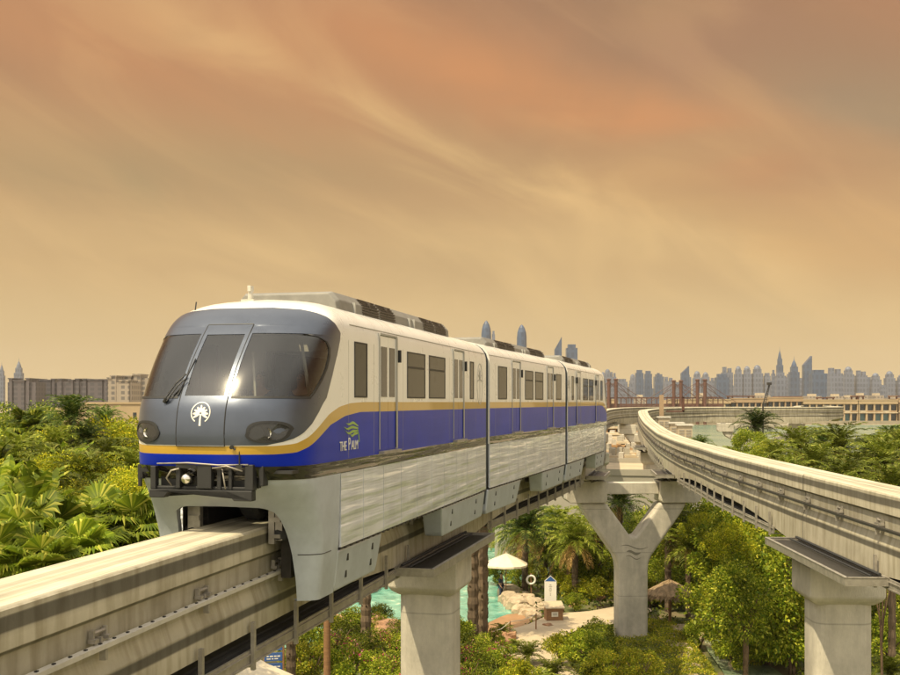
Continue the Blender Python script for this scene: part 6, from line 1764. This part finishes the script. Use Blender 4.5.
# red brown bridge deck and its pylons with stay cables
x0, x1 = gx(600, 640), gx(722, 640)
root = thing('footbridge', (x0, 640, 0), 0, 'red brown covered footbridge running between the sandstone blocks', 'footbridge')
mb = MB(); W_ = x1-x0; z = gz(406, 640); mb.box(0, W_, -3, 3, z-1.2, z); mb.build('deck', M['redpost'], root)
mb = MB(); z2 = gz(398.5, 640); mb.box(0, W_, -3, 3, z2, z2+.7); mb.build('canopy', M['redpost'], root)
for q in range(25): xx = W_*q/24; mb = MB(); mb.box(xx-.25, xx+.25, -2.9, -2.4, z, z2); mb.build('post', M['redpost'], root)
mb = MB(); mb.box(0, W_, -3.1, -3.0, z+.1, z+1.3); mb.build('parapet', M['redpost'], root)
pyl = []
for px, tpy in ((608.8, 379), (616, 379), (673.8, 380.5), (681, 380.5), (697.5, 379.5), (705, 379.5)):
    r_ = thing('bridge_pylon', (gx(px, 636), 636, 0)); mb = MB(); zt = gz(tpy, 636); mb.lathe([(1.0, 0), (1.0, zt-.8), (1.35, zt-.6), (1.35, zt-.1), (.9, zt+.2), (0, zt+.3)], n=12); mb.build('column', M['redpost'], r_)
    mb = MB(); mb.lathe([(1.15, zt-4), (1.2, zt-3.9), (1.2, zt-3.6), (1.15, zt-3.5)], n=12); mb.build('collar', M['redpost'], r_)
    mb = MB()
    for sg in ((-1, 1)):
        for ln, zz in ((18, gz(402, 636)), (10, gz(400, 636))):
            mb.tube([(0, 0, zt-1.5), (sg*ln, 0, zz)], .14, 4, cap=False)
    mb.build('stay_cable', M['redpost'], r_); pyl.append(r_)
ROWS['pylons'] = pyl

# ------------------------------------------------------------------ skyline
def tower(px0, px1, top, kind, Y=3100., mat='tower_a', base=0.):
    x0, x1 = gx(px0, Y), gx(px1, Y); w = x1-x0; h = gz(top, Y); root = thing('skyscraper', ((x0+x1)/2, Y, 0)); d = w*.8
    mb = MB(); cap = MB()
    if kind == 'flat':
        mb.box(-w/2, w/2, -d/2, d/2, 0, h-8); cap.box(-w*.35, w*.35, -d*.35, d*.35, h-8, h)
    elif kind == 'dome':
        mb.box(-w/2, w/2, -d/2, d/2, 0, h*.80); mb.box(-w*.36, w*.36, -d*.42, d*.42, h*.80, h*.9)
        cap.lathe([(w*.36, h*.9), (w*.34, h*.94), (w*.24, h*.975), (w*.1, h*.995), (0, h)], n=16)
    elif kind == 'step':
        mb.box(-w/2, w/2, -d/2, d/2, 0, h*.72); mb.box(-w*.38, w*.30, -d*.4, d*.4, h*.72, h*.9); cap.box(-w*.2, w*.14, -d*.25, d*.25, h*.9, h)
    elif kind == 'spire':
        mb.box(-w/2, w/2, -d/2, d/2, 0, h*.68); mb.box(-w*.36, w*.36, -d*.36, d*.36, h*.68, h*.78); cap.lathe([(w*.34, h*.78), (w*.22, h*.85), (w*.08, h*.9), (w*.03, h*.92), (0, h)], n=12)
    elif kind == 'slant':
        mb.box(-w/2, w/2, -d/2, d/2, 0, h*.82); cap.prism([(-w/2, h*.82), (w/2, h*.82), (w/2, h), (w*.3, h*.96)], -d/2, d/2)
    elif kind == 'twin':
        mb.box(-w/2, w/2, -d/2, d/2, 0, h*.86); cap.box(-w*.42, -w*.1, -d*.3, d*.3, h*.86, h); cap.box(w*.08, w*.4, -d*.3, d*.3, h*.86, h*.97)
    elif kind == 'bullet':
        mb.box(-w/2, w/2, -d/2, d/2, 0, h*.5); cap.lathe([(w*.52, h*.5), (w*.52, h*.84), (w*.46, h*.9), (w*.32, h*.95), (w*.12, h*.985), (w*.03, h*.99), (0, h)], n=20)
    # vertical fins give each slab some relief
    for k in range(3): xx = -w*.33+k*w*.33; mb.box(xx-w*.04, xx+w*.04, -d/2-w*.05, -d/2, 0, h*.66)
    mb.build('shaft', M[mat], root); cap.build('crown', M[mat], root)
    root['ck'] = kind
    return root
T = []
for t in [(604, 611, 369, 'dome'), (610, 616, 372, 'twin'), (617, 627, 379, 'flat'), (628, 635, 384, 'flat'), (635.5, 643, 370, 'flat', 2900, 'tower_b'), (644.5, 651.5, 371, 'flat', 3000, 'tower_b'), (655, 662, 373, 'step', 2900, 'tower_b'), (664, 673, 377, 'twin'), (672, 680, 382, 'flat', 3300, 'tower_c'),
          (681, 688.5, 366, 'slant', 2700, 'tower_b'), (693, 701, 371, 'dome'), (702, 709, 372, 'dome'), (709, 716, 378, 'step', 3300), (715.5, 728, 374, 'flat', 2500, 'tower_b'), (722, 732, 367, 'twin', 3200), (734.5, 742, 366, 'dome'), (743, 751, 366, 'dome'), (752.5, 762, 365, 'dome'),
          (764, 770, 373, 'flat'), (771, 776, 370, 'step', 2900, 'tower_c'), (776.8, 782.6, 345.5, 'spire', 2900, 'tower_b'), (775.5, 785, 372.5, 'flat', 2600), (785.5, 791, 374, 'step', 3300, 'tower_c'), (789.5, 798.5, 355.5, 'spire', 2700, 'tower_b'), (798, 803, 378, 'flat', 3300),
          (803, 811, 356, 'slant', 2700, 'tower_b'), (810.5, 825, 370, 'flat', 2450, 'tower_b'), (825, 829, 378, 'flat', 3400), (828, 841, 368, 'twin', 3000), (843.5, 853, 366.5, 'dome'), (856, 866, 370.5, 'twin'), (865, 869, 378, 'step', 3200, 'tower_c'), (871, 880, 373, 'dome'), (880, 886, 385, 'flat', 3000, 'tower_c'), (885, 894, 371, 'dome'), (897, 907, 374, 'dome'),
          (481.5, 491, 320, 'bullet', 2300, 'tower_b'), (492, 495, 331, 'flat', 2600), (517, 526.5, 324, 'bullet', 2200, 'tower_b'), (554.5, 561.5, 337, 'slant', 2300, 'tower_b'), (566, 577, 344.5, 'flat', 2400, 'tower_b'), (600, 606, 372, 'dome', 3300),
          (-1, 4.5, 361, 'spire', 3000, 'tower_c'), (15, 22.8, 357, 'spire', 3000, 'tower_c')]:
    T.append(tower(*t))
rf = random.Random(12)
px = 607.
while px < 905:
    w_ = rf.uniform(5, 10); T.append(tower(px, px+w_, rf.uniform(374, 389), rf.choice(['flat', 'flat', 'step', 'twin', 'dome']), 3650, rf.choice(['tower_a', 'tower_c', 'tower_b']))); px += w_*rf.uniform(.9, 1.5)
look = {'dome': 'rounded top', 'flat': 'flat top', 'step': 'stepped top', 'spire': 'needle spire', 'slant': 'slanting top', 'twin': 'twin roof blocks', 'bullet': 'bullet shaped top'}
T.sort(key=lambda o: o.location.x/o.location.y)
for i, o in enumerate(T):
    tag(o, '%s hazy skyscraper from the left along the skyline, with a %s' % (ORD[i].capitalize(), look[o['ck']]), 'skyscraper', 'towers of the hazy skyline')
# low pale buildings at the foot of the skyline
r = random.Random(8); LOW = []
for i, px in enumerate((588, 640, 700, 760, 812, 835, 848, 860, 876, 893, 910)):
    Y = 2000; w = r.uniform(9, 16)/F*Y; h = gz(396.5+r.uniform(-2, 1.5), Y); q = thing('low_block', (gx(px, Y), Y, 0)); mb = MB(); mb.box(-w/2, w/2, -15, 15, 0, h); mb.build('wall', M['cream_far'], q)
    mb = MB(); mb.box(-w*.25, w*.2, -9, 9, h, h+4); mb.build('roof', M['roofw'], q); LOW.append(q)
ROWS['low blocks'] = LOW
# apartment blocks and wall on the left horizon
def castle(px0, px1, top, Y, mat, label, turrets):
    x0, x1 = gx(px0, Y), gx(px1, Y); w = x1-x0; h = gz(top, Y); root = thing('apartment_block', ((x0+x1)/2, Y, 0), 0, label, 'apartment block'); mb = MB(); mb.box(-w/2, w/2, -14, 14, 0, h); mb.build('wall', M[mat], root)
    for a, b, t in turrets:
        xa, xb = gx(a, Y)-(x0+x1)/2, gx(b, Y)-(x0+x1)/2; mb = MB(); mb.box(xa, xb, -16, 10, 0, gz(t, Y)); mb.box(xa-.8, xb+.8, -17, 11, gz(t, Y), gz(t, Y)+1.2); mb.build('turret', M[mat], root)
castle(13, 41, 382.5, 1150, 'brick_far', 'dark castle like apartment block at the left end of the horizon', ((15, 18, 379.5), (32, 35, 379.5), (20, 30, 381.5)))
castle(40, 64, 383, 1200, 'brick_far', 'dark apartment block between the castle like block and the turreted one', ((40, 43, 380), (57, 60, 380), (45, 56, 381)))
castle(62, 113, 382, 1150, 'brick_far', 'long dark turreted apartment block left of the train', ((64, 67, 380), (74, 78, 381), (81, 84, 380), (88, 91, 380), (93, 107, 380.5), (109, 112, 380.5)))
castle(113, 124, 381, 1050, 'cream_far', 'cream apartment tower next to the dark turreted block', ((116, 121, 377), (113, 116, 379)))
castle(121, 136, 382.5, 1000, 'cream_far', 'lower cream apartment block with flat roof close to the train', ((124, 134, 381.5),))
castle(127, 160, 378.5, 1080, 'cream_far', 'taller cream apartment block partly hidden by the train nose', ((138, 145, 375.5), (128, 136, 377)))
Y = 235; root = thing('garden_wall_building', (gx(120, Y), Y, 0), 0, 'long plain sand coloured building behind the left palms', 'building')
w = 70/F*Y; h = gz(404, Y); mb = MB(); mb.box(-w*.55, w, 0, 16, 0, h); mb.build('wall', M['sand'], root)
mb = MB(); mb.box(gx(133, Y)-gx(120, Y), gx(136.5, Y)-gx(120, Y), -.05, .1, gz(419, Y), gz(412.5, Y)); mb.build('window', M['window_dark'], root)
mb = MB(); mb.box(-w*.56, w*1.01, -.2, 16.2, h, h+.4); mb.build('parapet', M['sand'], root)
mb = MB(); mb.box(gx(40, Y)-gx(120, Y), -w*.551, 2, 14, 0, gz(408, Y)); mb.build('annexe', M['sand'], root)

# ------------------------------------------------------------------ names for the repeated things
TXT = {
 'dark tree left': ('round dark green tree standing above the left bank, {n} of its kind', 'tree'),
 'dark date palms left': ('{n} dark palm rising above the left bank against the sandy wall', 'palm tree'),
 'yellow trees left': ('{n} yellow leaved tree in the bank left of the train', 'tree'),
 'green trees left': ('{n} green leafy tree in the bank left of the train', 'tree'),
 'dark trees left': ('{n} dark green tree in the shaded part of the left bank', 'tree'),
 'broad leaved plants left': ('{n} banana like plant with drooping paddle leaves left of the train', 'plant'),
 'date palms left': ('{n} feather leaved palm in the bank left of the train', 'palm tree'),
 'fan palms left': ('{n} bright fan palm behind the near beam left of the train', 'palm tree'),
 'date palms right': ('{n} bright date palm behind the empty beam on the right', 'palm tree'),
 'dark date palms right': ('{n} darker date palm behind the empty beam near the water', 'palm tree'),
 'green trees right': ('{n} green leafy tree among the date palms behind the empty beam', 'tree'),
 'yellow bushes right': ('{n} yellow bush among the date palms behind the empty beam', 'bush'),
 'green trees middle': ('{n} green leafy tree seen below the beams', 'tree'),
 'yellow trees middle': ('{n} yellowish tree seen below the beams', 'tree'),
 'dark trees middle': ('{n} dark green tree in the shade below the beams', 'tree'),
 'date palms middle': ('{n} date palm in the garden behind the pool and Y pier', 'palm tree'),
 'dark date palms middle': ('{n} dark date palm seen under the train or through the Y pier', 'palm tree'),
 'slim palms by the near pier': ('{n} of two rough palm trunks standing right of the near round pier', 'palm tree'),
 'palms under the first car': ('{n} of two palm trunks under the first car left of the near pier', 'palm tree'),
 'flowering shrubs': ('{n} pink flowering shrub at the bottom of the picture', 'shrub'),
 'low shrubs': ('{n} low leafy shrub on the garden floor', 'shrub'),
 'low palms': ('{n} low spiky palm beside the garden path', 'palm'),
 'rocks on the pool rim by the parasol': ('{n} pale rock of the pool rim between parasol and wooden box', 'rock'),
 'reddish rocks at the pool edge': ('{n} reddish rock by the handrail at the pool edge', 'rock'),
 'boulders beneath the first car': ('{n} pale boulder on the far pool bank beneath the first car', 'rock'),
 'brown boulders beneath the first car': ('{n} brown boulder left of the near pier beneath the first car', 'rock'),
 'pale stepping rocks between the flowering shrubs': ('{n} pale rock between the flowering shrubs', 'rock'),
 'stacked rocks right of the clipped hedge': ('{n} stacked rock right of the clipped hedge', 'rock'),
 'rocks along the stream': ('{n} grey rock along the stream under the big tree', 'rock'),
 'small red stones beside the path': ('{n} small red stone at the far end of the path', 'rock'),
 'roofs between the beams': ('{n} low brown and cream roofed stall between the two beams', 'stall'),
 'pylons': ('{n} red brown bridge pylon with stay cables on the far shore', 'pylon'),
 'low blocks': ('{n} low pale block at the foot of the skyline', 'building'),
}
for key, objs in ROWS.items():
    txt, cat = TXT[key]; name_row(objs, txt, cat, key)
for kind, lst in KIND.items():      # prototypes that were never planted
    for i, o in enumerate(lst):
        if not USED.get((kind, i)):
            for ch in list(o.children): bpy.data.objects.remove(ch)
            bpy.data.objects.remove(o)
for o in bpy.data.objects:
    for kx in ('h', 'ck'):
        if kx in o: del o[kx]

# ------------------------------------------------------------------ air
def haze():
    mb = MB(); mb.box(-3000, 3000, -120, 4300, -3.4, 210); o = mb.build('haze', None); tag(o, 'warm haze that softens the far skyline', 'haze', kind='stuff')
    m = bpy.data.materials.new('haze'); m.use_nodes = True; N = m.node_tree.nodes; N.clear(); L = m.node_tree.links
    out = N.new('ShaderNodeOutputMaterial'); pv = N.new('ShaderNodeVolumePrincipled'); pv.inputs['Color'].default_value = (.82, .75, .66, 1); pv.inputs['Density'].default_value = HAZE; pv.inputs['Anisotropy'].default_value = .0
    L.new(pv.outputs[0], out.inputs['Volume']); o.data.materials.append(m)
HAZE = .00007
haze()
